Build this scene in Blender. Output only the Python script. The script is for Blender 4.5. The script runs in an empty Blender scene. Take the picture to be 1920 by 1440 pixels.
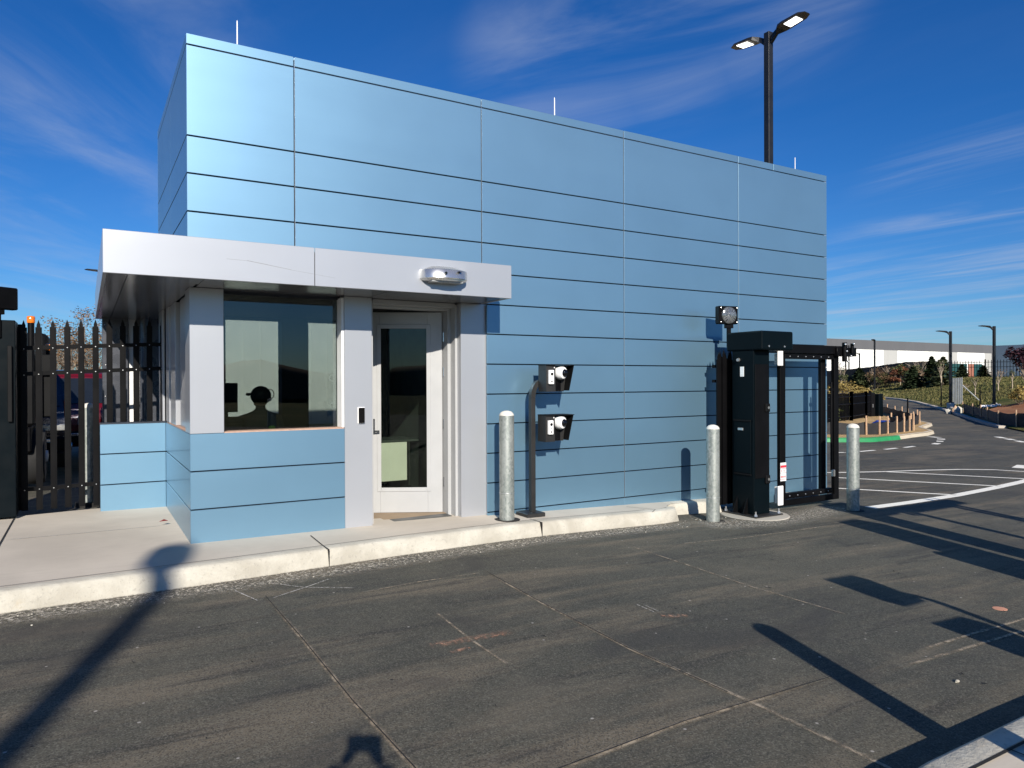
import bpy, bmesh, math, random
from mathutils import Vector, Matrix
R = math.radians
random.seed(7)
C = bpy.context.scene.collection
SC = bpy.context.scene

# ------------------------------------------------------------------ camera, world, sun, exposure
CAM_H = 1.61
cam_d = bpy.data.cameras.new("camera")
cam_d.sensor_width = 36.0
cam_d.lens = 36.0 * 1349.4 / 1920.0
cam_d.clip_start = 0.02
cam_d.clip_end = 3000
cam = bpy.data.objects.new("camera", cam_d)
C.objects.link(cam)
YAW, PITCH, ROLL = R(30.677), R(-0.242), R(-0.208)
fw = Vector((math.sin(YAW)*math.cos(PITCH), math.cos(YAW)*math.cos(PITCH), math.sin(PITCH)))
r0 = Vector((math.cos(YAW), -math.sin(YAW), 0)); u0 = r0.cross(fw)
rt = r0*math.cos(ROLL) + u0*math.sin(ROLL); up = -r0*math.sin(ROLL) + u0*math.cos(ROLL)
M = Matrix.Identity(4)
for i in range(3):
    M[i][0] = rt[i]; M[i][1] = up[i]; M[i][2] = -fw[i]
M[2][3] = CAM_H
cam.matrix_world = M
SC.camera = cam

SUN_K, SUN_S = 0.345, 0.515                 # shadow drift to +x and drop, per metre of +y
sun_dir = Vector((SUN_K, 1.0, -SUN_S)).normalized()
SUN_EL = math.asin(-sun_dir.z)
SUN_AZ = math.atan2(-sun_dir.x, -sun_dir.y)          # clockwise from +y, direction towards the sun
sun_d = bpy.data.lights.new("sun", 'SUN'); sun_d.energy = 5.0; sun_d.angle = R(0.53); sun_d.color = (1.0, 0.93, 0.83)
sun = bpy.data.objects.new("sun", sun_d); C.objects.link(sun)
sun.rotation_euler = sun_dir.to_track_quat('-Z', 'Y').to_euler()

world = bpy.data.worlds.new("World"); SC.world = world; world.use_nodes = True
wn = world.node_tree.nodes; wl = world.node_tree.links
for n in list(wn): wn.remove(n)
wout = wn.new('ShaderNodeOutputWorld'); bg = wn.new('ShaderNodeBackground'); wl.new(bg.outputs[0], wout.inputs[0])
sky = wn.new('ShaderNodeTexSky'); sky.sky_type = 'NISHITA'; sky.sun_disc = False
sky.sun_elevation = SUN_EL; sky.sun_rotation = SUN_AZ
sky.air_density = 1.0; sky.dust_density = 0.3; sky.ozone_density = 4.0; sky.altitude = 200
bg.inputs[1].default_value = 0.062
def wnode(t, **k):
    n = wn.new(t)
    for a, b in k.items(): setattr(n, a, b)
    return n
def wmath(op, a, b=None, c=None, clamp=False):
    n = wn.new('ShaderNodeMath'); n.operation = op; n.use_clamp = clamp
    for i, v in enumerate((a, b, c)):
        if v is None: continue
        if isinstance(v, (int, float)): n.inputs[i].default_value = v
        else: wl.new(v, n.inputs[i])
    return n.outputs[0]
tc = wn.new('ShaderNodeTexCoord'); sep = wn.new('ShaderNodeSeparateXYZ'); wl.new(tc.outputs['Generated'], sep.inputs[0])
zc = wmath('MAXIMUM', sep.outputs[2], 0.02); zc2 = wmath('ADD', zc, 0.10)
cu = wmath('DIVIDE', sep.outputs[0], zc2); cv = wmath('DIVIDE', sep.outputs[1], zc2)
comb = wn.new('ShaderNodeCombineXYZ'); wl.new(cu, comb.inputs[0]); wl.new(cv, comb.inputs[1])
def cloud_layer(rot, sx, sy, scale, lo, hi, detail=8, rough=0.6, dist=0.6, off=(0, 0, 0)):
    m0 = wn.new('ShaderNodeMapping'); m0.inputs['Rotation'].default_value = (0, 0, R(rot)); wl.new(comb.outputs[0], m0.inputs[0])
    mp = wn.new('ShaderNodeMapping'); mp.inputs['Scale'].default_value = (sx, sy, 1)
    mp.inputs['Location'].default_value = off
    wl.new(m0.outputs[0], mp.inputs[0])
    nz = wn.new('ShaderNodeTexNoise'); nz.inputs['Scale'].default_value = scale; nz.inputs['Detail'].default_value = detail
    nz.inputs['Roughness'].default_value = rough; nz.inputs['Distortion'].default_value = dist
    wl.new(mp.outputs[0], nz.inputs['Vector'])
    mr = wn.new('ShaderNodeMapRange'); mr.interpolation_type = 'SMOOTHSTEP'
    mr.inputs['From Min'].default_value = lo; mr.inputs['From Max'].default_value = hi
    wl.new(nz.outputs[0], mr.inputs['Value'])
    return mr.outputs[0]
def cloud_spot(az, el, rad, soft=1.0):
    d = Vector((math.sin(R(az))*math.cos(R(el)), math.cos(R(az))*math.cos(R(el)), math.sin(R(el))))
    dp = wn.new('ShaderNodeVectorMath'); dp.operation = 'DOT_PRODUCT'; wl.new(tc.outputs['Generated'], dp.inputs[0]); dp.inputs[1].default_value = d
    mr = wn.new('ShaderNodeMapRange'); mr.interpolation_type = 'SMOOTHSTEP'
    mr.inputs['From Min'].default_value = math.cos(R(rad)); mr.inputs['From Max'].default_value = math.cos(R(rad*0.1))
    wl.new(dp.outputs['Value'], mr.inputs['Value'])
    return mr.outputs[0]
wisp = cloud_layer(64.5, 0.45, 1.5, 1.5, 0.36, 0.80, 7, 0.6, 0.8)
wisp2 = cloud_layer(82, 0.30, 1.9, 1.6, 0.42, 0.74, 7, 0.6, 0.5, (3.1, 1.7, 0))
wisp3 = cloud_layer(-47, 0.45, 1.3, 1.3, 0.38, 0.82, 7, 0.6, 0.8, (1.3, 4.7, 0))
area1 = wmath('MAXIMUM', wmath('MAXIMUM', cloud_spot(35, 23.5, 9), cloud_spot(42, 26, 9)), cloud_spot(50, 27, 8))
area2 = wmath('MAXIMUM', cloud_spot(64, 9, 10), cloud_spot(57, 5, 7))
area3 = wmath('MAXIMUM', cloud_spot(-3, 13, 13), cloud_spot(5, 26, 9))
c1 = wmath('MULTIPLY', wisp, wmath('ADD', wmath('MULTIPLY', area1, 0.36), 0.02))
c2 = wmath('ADD', wmath('MULTIPLY', wisp2, wmath('ADD', wmath('MULTIPLY', area2, 0.50), 0.01)), wmath('MULTIPLY', wisp3, wmath('MULTIPLY', area3, 0.42)))
call = wmath('MINIMUM', wmath('ADD', c1, c2), 0.75)
hsv = wn.new('ShaderNodeHueSaturation'); hsv.inputs['Saturation'].default_value = 1.28; wl.new(sky.outputs[0], hsv.inputs['Color'])
tint = wn.new('ShaderNodeMix'); tint.data_type = 'RGBA'; tint.blend_type = 'MULTIPLY'; tint.inputs['Factor'].default_value = 1.0; tint.inputs[7].default_value = (0.56, 0.83, 1.16, 1); wl.new(hsv.outputs[0], tint.inputs[6])
mixc = wn.new('ShaderNodeMix'); mixc.data_type = 'RGBA'
wl.new(call, mixc.inputs['Factor']); wl.new(tint.outputs[2], mixc.inputs[6]); mixc.inputs[7].default_value = (5.4, 6.1, 7.6, 1)
wl.new(mixc.outputs[2], bg.inputs[0])

SC.view_settings.view_transform = 'Standard'; SC.view_settings.look = 'None'
SC.view_settings.exposure = 0.5; SC.view_settings.gamma = 1.0; SC.view_settings.use_curve_mapping = False

# ------------------------------------------------------------------ helpers
def gz(x, y=0.0):
    """height of the paved ground: it falls gently towards +x"""
    K_ = [(-7, 0.02), (-0.7, -0.015), (0.8, -0.033), (2.5, -0.047), (3.8, -0.067), (4.6, -0.090), (7.0, -0.163), (9.5, -0.217), (32, -0.62), (45, -0.70), (60, -0.45), (80, 0.05), (140, 0.6)]
    if x <= -7: return 0.02
    for (a, za), (b, zb_) in zip(K_[:-1], K_[1:]):
        if x <= b: return za+(zb_-za)*(x-a)/(b-a)
    return 0.6

def tag(o, label=None, cat=None, group=None, kind=None):
    if label: o['label'] = label
    if cat: o['category'] = cat
    if group: o['group'] = group
    if kind: o['kind'] = kind
    return o
def thing(name, label, cat, loc=(0, 0, 0), rz=0.0, group=None):
    o = bpy.data.objects.new(name, None); C.objects.link(o); o.empty_display_size = 0.1
    o.location = loc; o.rotation_euler = (0, 0, rz)
    return tag(o, label, cat, group)

class MB:
    """collects shapes, then links them as one mesh object"""
    def __init__(s): s.bm = bmesh.new()
    def box(s, x0, x1, y0, y1, z0, z1, bev=0.0, rot=None, piv=None, seg=1):
        b = bmesh.new()
        bmesh.ops.create_cube(b, size=1.0)
        bmesh.ops.scale(b, vec=(abs(x1-x0), abs(y1-y0), abs(z1-z0)), verts=b.verts)
        if bev > 0: bmesh.ops.bevel(b, geom=b.edges[:], offset=bev, segments=seg, affect='EDGES', profile=0.5)
        c = Vector(((x0+x1)/2, (y0+y1)/2, (z0+z1)/2))
        bmesh.ops.translate(b, vec=c, verts=b.verts)
        if rot is not None:
            bmesh.ops.rotate(b, cent=piv if piv is not None else c, matrix=rot, verts=b.verts)
        s._join(b); return s
    def _join(s, b):
        me = bpy.data.meshes.new("t"); b.to_mesh(me); b.free(); s.bm.from_mesh(me); bpy.data.meshes.remove(me)
    def tube(s, p0, p1, r0, r1=None, n=16, caps=True):
        r1 = r0 if r1 is None else r1
        p0 = Vector(p0); p1 = Vector(p1); ax = (p1-p0)
        if ax.length < 1e-7: return s
        q = ax.normalized().to_track_quat('Z', 'Y')
        ra, rb = [], []
        for i in range(n):
            a = 2*math.pi*i/n; d = q @ Vector((math.cos(a), math.sin(a), 0))
            ra.append(s.bm.verts.new(p0+d*r0)); rb.append(s.bm.verts.new(p1+d*r1))
        for i in range(n):
            j = (i+1) % n; s.bm.faces.new((ra[i], ra[j], rb[j], rb[i]))
        if caps:
            if r0 > 1e-5: s.bm.faces.new(ra[::-1])
            if r1 > 1e-5: s.bm.faces.new(rb)
        return s
    def path(s, pts, r, n=10):
        for a, b in zip(pts[:-1], pts[1:]): s.tube(a, b, r, r, n)
        return s
    def lathe(s, prof, c=(0, 0, 0), n=24, axis=None):
        c = Vector(c); q = Vector(axis).normalized().to_track_quat('Z', 'Y') if axis else None
        rings = []
        for r, z in prof:
            ring = []
            for i in range(n):
                a = 2*math.pi*i/n; v = Vector((r*math.cos(a), r*math.sin(a), z))
                if q: v = q @ v
                ring.append(s.bm.verts.new(c+v))
            rings.append(ring)
        for A, B in zip(rings[:-1], rings[1:]):
            for i in range(n):
                j = (i+1) % n; s.bm.faces.new((A[i], A[j], B[j], B[i]))
        s.bm.faces.new(rings[0][::-1]); s.bm.faces.new(rings[-1])
        return s
    def prism(s, pts, d):
        """extrude the polygon pts (3-D, planar) by the vector d"""
        d = Vector(d); A = [s.bm.verts.new(Vector(p)) for p in pts]; B = [s.bm.verts.new(Vector(p)+d) for p in pts]
        n = len(pts); s.bm.faces.new(A); s.bm.faces.new(B[::-1])
        for i in range(n):
            j = (i+1) % n; s.bm.faces.new((A[j], A[i], B[i], B[j]))
        return s
    def poly(s, pts):
        s.bm.faces.new([s.bm.verts.new(Vector(p)) for p in pts]); return s
    def ico(s, c, r, sub=2, scale=(1, 1, 1), jit=0.0):
        b = bmesh.new(); bmesh.ops.create_icosphere(b, subdivisions=sub, radius=r)
        for v in b.verts:
            if jit: v.co *= 1+random.uniform(-jit, jit)
            v.co = Vector((v.co.x*scale[0], v.co.y*scale[1], v.co.z*scale[2]))+Vector(c)
        s._join(b); return s
    def build(s, name, mat, parent=None, smooth=False, local=False):
        if not local and parent is not None:
            o = parent; off = Vector((0, 0, 0))
            while o is not None:
                off += Vector(o.location); o = o.parent
            bmesh.ops.translate(s.bm, vec=-off, verts=s.bm.verts)
        bmesh.ops.recalc_face_normals(s.bm, faces=s.bm.faces)
        me = bpy.data.meshes.new(name); s.bm.to_mesh(me); s.bm.free()
        if smooth:
            for p in me.polygons: p.use_smooth = True
            try: me.set_sharp_from_angle(angle=R(38))
            except Exception: pass
        o = bpy.data.objects.new(name, me); C.objects.link(o)
        if mat: me.materials.append(mat)
        if parent is not None: o.parent = parent
        return o
def copy_tree(o, parent=None):
    c = o.copy(); C.objects.link(c)
    if parent is not None: c.parent = parent
    for ch in list(o.children): copy_tree(ch, c)
    return c

# ------------------------------------------------------------------ materials
class Mat:
    def __init__(s, name):
        s.m = bpy.data.materials.new(name); s.m.use_nodes = True
        s.nt = s.m.node_tree; s.n = s.nt.nodes; s.l = s.nt.links
        s.b = s.n['Principled BSDF']; s.co = s.n.new('ShaderNodeTexCoord').outputs['Object']
    def set(s, **k):
        nm = dict(base='Base Color', rough='Roughness', metal='Metallic', spec='Specular IOR Level', coat='Coat Weight', coatr='Coat Roughness')
        for a, v in k.items():
            i = s.b.inputs[nm[a]]
            if hasattr(v, 'default_value') or hasattr(v, 'links'): s.l.new(v, i)
            else: i.default_value = (*v, 1) if isinstance(v, tuple) and len(v) == 3 else v
        return s
    def mapping(s, scale=(1, 1, 1), rot=(0, 0, 0), src=None):
        mp = s.n.new('ShaderNodeMapping'); mp.inputs['Scale'].default_value = scale; mp.inputs['Rotation'].default_value = rot
        s.l.new(src or s.co, mp.inputs[0]); return mp.outputs[0]
    def noise(s, scale, detail=4, rough=0.5, dist=0.0, vec=None):
        n = s.n.new('ShaderNodeTexNoise'); n.inputs['Scale'].default_value = scale; n.inputs['Detail'].default_value = detail
        n.inputs['Roughness'].default_value = rough; n.inputs['Distortion'].default_value = dist
        s.l.new(vec or s.co, n.inputs['Vector']); return n.outputs[0]
    def voro(s, scale, vec=None, feature='F1', out='Distance'):
        n = s.n.new('ShaderNodeTexVoronoi'); n.feature = feature; n.inputs['Scale'].default_value = scale
        s.l.new(vec or s.co, n.inputs['Vector']); return n.outputs[out]
    def ramp(s, v, a, b, ca=None, cb=None):
        mr = s.n.new('ShaderNodeMapRange'); mr.interpolation_type = 'SMOOTHSTEP'
        mr.inputs['From Min'].default_value = a; mr.inputs['From Max'].default_value = b
        s.l.new(v, mr.inputs['Value'])
        if ca is not None: mr.inputs['To Min'].default_value = ca; mr.inputs['To Max'].default_value = cb
        return mr.outputs[0]
    def mix(s, f, a, b):
        m = s.n.new('ShaderNodeMix'); m.data_type = 'RGBA'
        if isinstance(f, (int, float)): m.inputs['Factor'].default_value = f
        else: s.l.new(f, m.inputs['Factor'])
        for v, i in ((a, 6), (b, 7)):
            if isinstance(v, tuple): m.inputs[i].default_value = (*v, 1)
            else: s.l.new(v, m.inputs[i])
        return m.outputs[2]
    def math(s, op, a, b=None, clamp=False):
        n = s.n.new('ShaderNodeMath'); n.operation = op; n.use_clamp = clamp
        for i, v in enumerate((a, b)):
            if v is None: continue
            if isinstance(v, (int, float)): n.inputs[i].default_value = v
            else: s.l.new(v, n.inputs[i])
        return n.outputs[0]
    def bump(s, h, strength=0.3, dist=0.01):
        b = s.n.new('ShaderNodeBump'); b.inputs['Strength'].default_value = strength; b.inputs['Distance'].default_value = dist
        s.l.new(h, b.inputs['Height']); s.l.new(b.outputs[0], s.b.inputs['Normal']); return s
    def alpha(s, v):
        s.l.new(v, s.b.inputs['Alpha']); return s
def plain(name, base, rough=0.5, metal=0.0, var=0.12, vs=3.0, **k):
    m = Mat(name); f = m.noise(vs, 5, 0.6)
    dark = tuple(c*(1-var) for c in base); light = tuple(min(1, c*(1+var)) for c in base)
    m.set(base=m.mix(m.ramp(f, 0.3, 0.7), dark, light), rough=m.ramp(m.noise(vs*2.3, 4), 0.3, 0.7, max(0.02, rough-0.06), rough+0.06), metal=metal, **k)
    return m.m

def cladding(name, base, metal=0.55, rough=0.42):
    m = Mat(name)
    f = m.noise(0.9, 3, 0.5)
    sc = m.noise(1.0, 6, 0.65, 0.2, m.mapping((0.25, 0.25, 3.0)))
    b = m.mix(m.ramp(f, 0.3, 0.7), tuple(c*0.97 for c in base), tuple(c*1.03 for c in base))
    m.set(base=b, metal=metal, rough=m.ramp(sc, 0.3, 0.7, rough-0.006, rough+0.008), coat=0.30, coatr=0.14, spec=0.4)
    h = m.noise(0.9, 2, 0.4); m.bump(h, 0.02, 0.02)
    return m.m
M_BLUE = cladding('blue_metal_cladding', (0.197, 0.355, 0.482), 0.74, 0.405)
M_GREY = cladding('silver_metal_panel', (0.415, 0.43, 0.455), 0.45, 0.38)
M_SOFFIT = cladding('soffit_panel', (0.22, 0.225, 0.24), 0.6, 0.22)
M_JOINT = plain('joint_gasket', (0.010, 0.016, 0.028), 0.6)
M_EDGE = plain('bare_aluminium', (0.62, 0.66, 0.68), 0.35, 0.8)
M_BLACK = plain('black_powder_coat', (0.0035, 0.0035, 0.0040), 0.45, 0.0, 0.25, 2.0, spec=0.10)
M_BLACK2 = plain('satin_black_plastic', (0.006, 0.0062, 0.0066), 0.55, 0.0, 0.2, spec=0.12)
M_OPER = plain('dark_green_black_enamel', (0.0016, 0.0040, 0.0056), 0.40, 0.0, 0.08, spec=0.09)
M_KIOSK = plain('charcoal_housing', (0.016, 0.0155, 0.015), 0.5, 0.0, 0.15)
M_WHITE = plain('white_plastic', (0.78, 0.78, 0.77), 0.35, 0.0, 0.03)
M_LENS = plain('dark_lens', (0.004, 0.004, 0.005), 0.05, 0.0, 0.1)
M_SILVER = plain('satin_silver', (0.62, 0.62, 0.60), 0.26, 0.85, 0.06)
M_BOLT = plain('zinc_bolt', (0.55, 0.56, 0.56), 0.35, 0.8)
M_TAN = plain('tan_sealant_board', (0.42, 0.27, 0.20), 0.8, 0, 0.12, 20)
M_WOOD = plain('raw_timber', (0.50, 0.30, 0.15), 0.8, 0, 0.25, 12)
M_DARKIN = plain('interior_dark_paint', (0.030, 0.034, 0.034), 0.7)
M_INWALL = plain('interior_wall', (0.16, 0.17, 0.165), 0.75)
M_DESK = plain('pale_desk_panel', (0.64, 0.58, 0.56), 0.5, 0, 0.04)
M_SKIN = plain('skin', (0.36, 0.20, 0.14), 0.55)
M_DARKCLOTH = plain('dark_cloth', (0.012, 0.013, 0.018), 0.85)
M_HIVIS = plain('yellow_green_cloth', (0.20, 0.42, 0.04), 0.8)
M_DOORP = plain('door_paint', (0.36, 0.365, 0.365), 0.38, 0, 0.03)
M_RUB = plain('rubber', (0.012, 0.012, 0.012), 0.8)
M_ORANGE = plain('orange_beacon_lens', (0.75, 0.17, 0.012), 0.15, 0, 0.15, 8)
M_RED = plain('dark_red_car_paint', (0.11, 0.004, 0.008), 0.22, 0.2, 0.05, coat=0.6)
M_NAVY = plain('navy_car_paint', (0.005, 0.009, 0.028), 0.22, 0.2, 0.05, coat=0.6)
M_CARGL = plain('car_glass', (0.010, 0.013, 0.018), 0.06)
M_CHROME = plain('chrome', (0.65, 0.65, 0.66), 0.18, 1.0)
M_TAILR = plain('tail_lens', (0.5, 0.02, 0.01), 0.2)
M_PLATE = plain('plate_white', (0.75, 0.76, 0.74), 0.5)
M_LAMP = plain('bronze_black_lamp', (0.012, 0.0125, 0.014), 0.4, 0.1, 0.15)

def galvanized():
    m = Mat('galvanized_steel')
    v = m.voro(55, m.mapping((1, 1, 0.6)), 'F1', 'Color')
    sp = m.n.new('ShaderNodeSeparateColor'); m.l.new(v, sp.inputs[0])
    n1 = m.noise(7, 6, 0.7, 0.6, m.mapping((1, 1, 0.35)))
    f = m.math('ADD', m.math('MULTIPLY', sp.outputs[0], 0.28), m.math('MULTIPLY', n1, 0.85))
    m.set(base=m.mix(m.ramp(f, 0.25, 0.85), (0.20, 0.23, 0.215), (0.44, 0.46, 0.43)), rough=m.ramp(f, 0.2, 0.9, 0.55, 0.38), metal=0.55)
    m.bump(m.noise(40, 3), 0.06, 0.005); return m.m
M_GALV = galvanized()

def concrete(name, base, var=0.14, blot=0.5, white=0.0):
    m = Mat(name)
    big = m.noise(0.7, 5, 0.6, 0.4); fine = m.noise(60, 4, 0.7); brush = m.noise(5, 5, 0.6, 0.3, m.mapping((0.5, 4, 1)))
    b = m.mix(m.ramp(big, 0.3, 0.72), tuple(c*(1-var) for c in base), tuple(c*(1+var*0.6) for c in base))
    b = m.mix(m.math('MULTIPLY', m.ramp(brush, 0.5, 0.75), 0.25), b, tuple(c*0.75 for c in base))
    b = m.mix(m.math('MULTIPLY', m.ramp(fine, 0.60, 0.75), 0.35), b, tuple(c*0.55 for c in base))
    m.set(base=b, rough=0.88); m.bump(fine, 0.25, 0.004); return m.m
M_CONC = concrete('sidewalk_concrete', (0.52, 0.465, 0.385))
def curbmat():
    m = Mat('curb_concrete')
    big = m.noise(1.6, 6, 0.65, 0.5); pit = m.noise(34, 4, 0.75, 0.2); pit2 = m.voro(48)
    b = m.mix(m.ramp(big, 0.32, 0.70), (0.37, 0.345, 0.285), (0.54, 0.515, 0.44))
    b = m.mix(m.math('MULTIPLY', m.ramp(pit, 0.56, 0.68), 0.65), b, (0.30, 0.28, 0.24))
    sepz = m.n.new('ShaderNodeSeparateXYZ'); m.l.new(m.co, sepz.inputs[0])
    st = m.noise(3.0, 6, 0.7, 0.8)
    b = m.mix(m.math('MULTIPLY', m.ramp(st, 0.60, 0.72), 0.5), b, (0.42, 0.36, 0.26))
    m.set(base=b, rough=0.9); m.bump(m.math('ADD', m.math('MULTIPLY', pit, 1.0), m.math('MULTIPLY', big, 0.6)), 0.6, 0.012); return m.m
M_CURB = curbmat()

def asphalt():
    m = Mat('asphalt')
    geo = m.n.new('ShaderNodeNewGeometry').outputs['Position']
    big = m.noise(0.35, 6, 0.6, 0.5, geo)
    streak = m.noise(1.0, 6, 0.65, 0.3, m.mapping((0.35, 2.2, 1), src=geo))
    streak2 = m.noise(2.6, 6, 0.7, 0.4, m.mapping((0.22, 2.6, 1), (0, 0, R(6)), src=geo))
    mid = m.noise(9, 5, 0.7, 0.0, geo)
    gr = m.noise(170, 3, 0.75, 0.0, geo)
    stone = m.voro(150, geo, 'F1', 'Color'); sp = m.n.new('ShaderNodeSeparateColor'); m.l.new(stone, sp.inputs[0])
    b = m.mix(m.ramp(big, 0.34, 0.68), (0.053, 0.053, 0.042), (0.092, 0.086, 0.064))
    b = m.mix(m.math('MULTIPLY', m.ramp(streak, 0.47, 0.64), 0.75), b, (0.165, 0.136, 0.096))
    b = m.mix(m.math('MULTIPLY', m.ramp(streak2, 0.52, 0.68), 0.80), b, (0.028, 0.027, 0.025))
    b = m.mix(m.math('MULTIPLY', m.ramp(mid, 0.52, 0.75), 0.45), b, (0.150, 0.128, 0.094))
    b = m.mix(m.math('MULTIPLY', m.ramp(sp.outputs[0], 0.52, 0.98), 0.50), b, (0.20, 0.19, 0.155))
    b = m.mix(m.math('MULTIPLY', m.ramp(sp.outputs[1], 0.55, 0.95), 0.60), b, (0.016, 0.016, 0.016))
    pat = m.noise(0.8, 5, 0.65, 0.8, m.mapping((0.8, 1.3, 1), src=geo))
    b = m.mix(m.math('MULTIPLY', m.ramp(pat, 0.52, 0.72), 0.32), b, (0.17, 0.148, 0.110))
    b = m.mix(m.math('MULTIPLY', m.ramp(pat, 0.47, 0.32), 0.55), b, (0.040, 0.038, 0.036))
    spk = m.voro(5.0, geo, 'F1', 'Distance')
    b = m.mix(m.math('MULTIPLY', m.ramp(spk, 0.055, 0.03), 0.7), b, (0.45, 0.42, 0.38))
    spk2 = m.voro(2.1, geo, 'F1', 'Distance')
    b = m.mix(m.math('MULTIPLY', m.ramp(m.math('ADD', spk2, m.math('MULTIPLY', mid, 0.03)), 0.045, 0.03), 0.9), b, (0.008, 0.008, 0.008))
    m.set(base=b, rough=m.ramp(streak, 0.3, 0.7, 0.80, 0.93), spec=0.35)
    m.bump(m.math('ADD', gr, m.math('MULTIPLY', sp.outputs[0], 0.6)), 0.55, 0.006); return m.m
M_ASPH = asphalt()

def decal(name, col, col2, scale, lo, hi, edge=True, rough=0.9, base_a=0.0):
    """dust or paint lying on the asphalt, broken up by noise; UV.x runs across the strip"""
    m = Mat(name)
    geo = m.n.new('ShaderNodeNewGeometry').outputs['Position']
    uv = m.n.new('ShaderNodeTexCoord').outputs['UV']
    sp = m.n.new('ShaderNodeSeparateXYZ'); m.l.new(uv, sp.inputs[0])
    n = m.noise(scale, 6, 0.75, 0.6, geo)
    a = m.ramp(n, lo, hi)
    if edge:
        d = m.math('ABSOLUTE', m.math('SUBTRACT', sp.outputs[0], 0.5))
        e = m.ramp(d, 0.5, 0.10); a = m.math('MULTIPLY', m.math('ADD', a, base_a, True), e)
        d2 = m.math('ABSOLUTE', m.math('SUBTRACT', sp.outputs[1], 0.5)); a = m.math('MULTIPLY', a, m.ramp(d2, 0.5, 0.42))
    m.set(base=m.mix(m.ramp(m.noise(scale*0.5, 4, 0.6, 0, geo), 0.35, 0.65), col, col2), rough=rough)
    m.alpha(a); return m.m
M_DUST = decal('tan_dust', (0.25, 0.20, 0.14), (0.36, 0.30, 0.22), 12, 0.36, 0.66, True, base_a=0.06)
M_GRIT = decal('pale_grit', (0.30, 0.27, 0.22), (0.50, 0.46, 0.38), 42, 0.42, 0.64)
M_ORMARK = decal('orange_chalk', (0.40, 0.20, 0.12), (0.46, 0.27, 0.18), 22, 0.42, 0.72)
M_SCRAPE = decal('white_scrape', (0.45, 0.43, 0.39), (0.5, 0.48, 0.44), 40, 0.35, 0.6)
M_CRACK = plain('dark_joint_line', (0.012, 0.011, 0.010), 0.9)
def roadpaint():
    m = Mat('white_road_paint'); geo = m.n.new('ShaderNodeNewGeometry').outputs['Position']
    n = m.noise(40, 6, 0.8, 0, geo)
    m.set(base=m.mix(m.ramp(n, 0.45, 0.7), (0.88, 0.86, 0.76), (0.66, 0.63, 0.54)), rough=0.7); return m.m
M_PAINT = roadpaint()
M_GREEN = plain('green_curb_paint', (0.02, 0.22, 0.075), 0.6)

def glass(name, tint, refl=1.0):
    m = bpy.data.materials.new(name); m.use_nodes = True; n = m.node_tree.nodes; l = m.node_tree.links
    for x in list(n): n.remove(x)
    o = n.new('ShaderNodeOutputMaterial'); mx = n.new('ShaderNodeMixShader'); t = n.new('ShaderNodeBsdfTransparent'); g = n.new('ShaderNodeBsdfGlossy')
    f = n.new('ShaderNodeFresnel'); f.inputs[0].default_value = 1.65
    mt = n.new('ShaderNodeMath'); mt.operation = 'MULTIPLY'; mt.inputs[1].default_value = refl; mt.use_clamp = True
    l.new(f.outputs[0], mt.inputs[0]); l.new(mt.outputs[0], mx.inputs[0]); t.inputs[0].default_value = (*tint, 1)
    g.inputs['Roughness'].default_value = 0.0; g.inputs[0].default_value = (0.95, 0.97, 0.97, 1)
    l.new(t.outputs[0], mx.inputs[1]); l.new(g.outputs[0], mx.inputs[2]); l.new(mx.outputs[0], o.inputs[0]); return m
M_GLASS = glass('window_glass', (0.43, 0.475, 0.455))
M_GLASSD = glass('door_glass', (0.78, 0.84, 0.78), 0.35)

def emis(name, col, e):
    m = bpy.data.materials.new(name); m.use_nodes = True; b = m.node_tree.nodes['Principled BSDF']
    b.inputs['Emission Color'].default_value = (*col, 1); b.inputs['Emission Strength'].default_value = e; return m
M_LED = emis('lit_led_panel', (1, 0.98, 0.93), 3.0)

# ------------------------------------------------------------------ ground
def sheet(name, mat, x0, x1, y0, y1, nx, ny, f):
    bm = bmesh.new(); V = [[bm.verts.new((x0+(x1-x0)*i/nx, y0+(y1-y0)*j/ny, f(x0+(x1-x0)*i/nx, y0+(y1-y0)*j/ny))) for j in range(ny+1)] for i in range(nx+1)]
    for i in range(nx):
        for j in range(ny): bm.faces.new((V[i][j], V[i+1][j], V[i+1][j+1], V[i][j+1]))
    me = bpy.data.meshes.new(name); bm.to_mesh(me); bm.free(); me.materials.append(mat)
    o = bpy.data.objects.new(name, me); C.objects.link(o); return o
xs = [-400, -120, -40, -7, -0.7, 0.8, 2.5, 3.8, 4.6, 7.0, 9.5, 20, 32, 45, 60, 80, 140, 160, 260, 500, 1500]
def strip_ground(name, mat, xs, y0, y1, dz, ny=1):
    bm = bmesh.new(); cols = []
    for x in xs: cols.append([bm.verts.new((x, y0+(y1-y0)*j/ny, gz(x)+dz)) for j in range(ny+1)])
    for A, B in zip(cols[:-1], cols[1:]):
        for j in range(ny): bm.faces.new((A[j], B[j], B[j+1], A[j+1]))
    me = bpy.data.meshes.new(name); bm.to_mesh(me); bm.free(); me.materials.append(mat)
    o = bpy.data.objects.new(name, me); C.objects.link(o); return o

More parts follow.
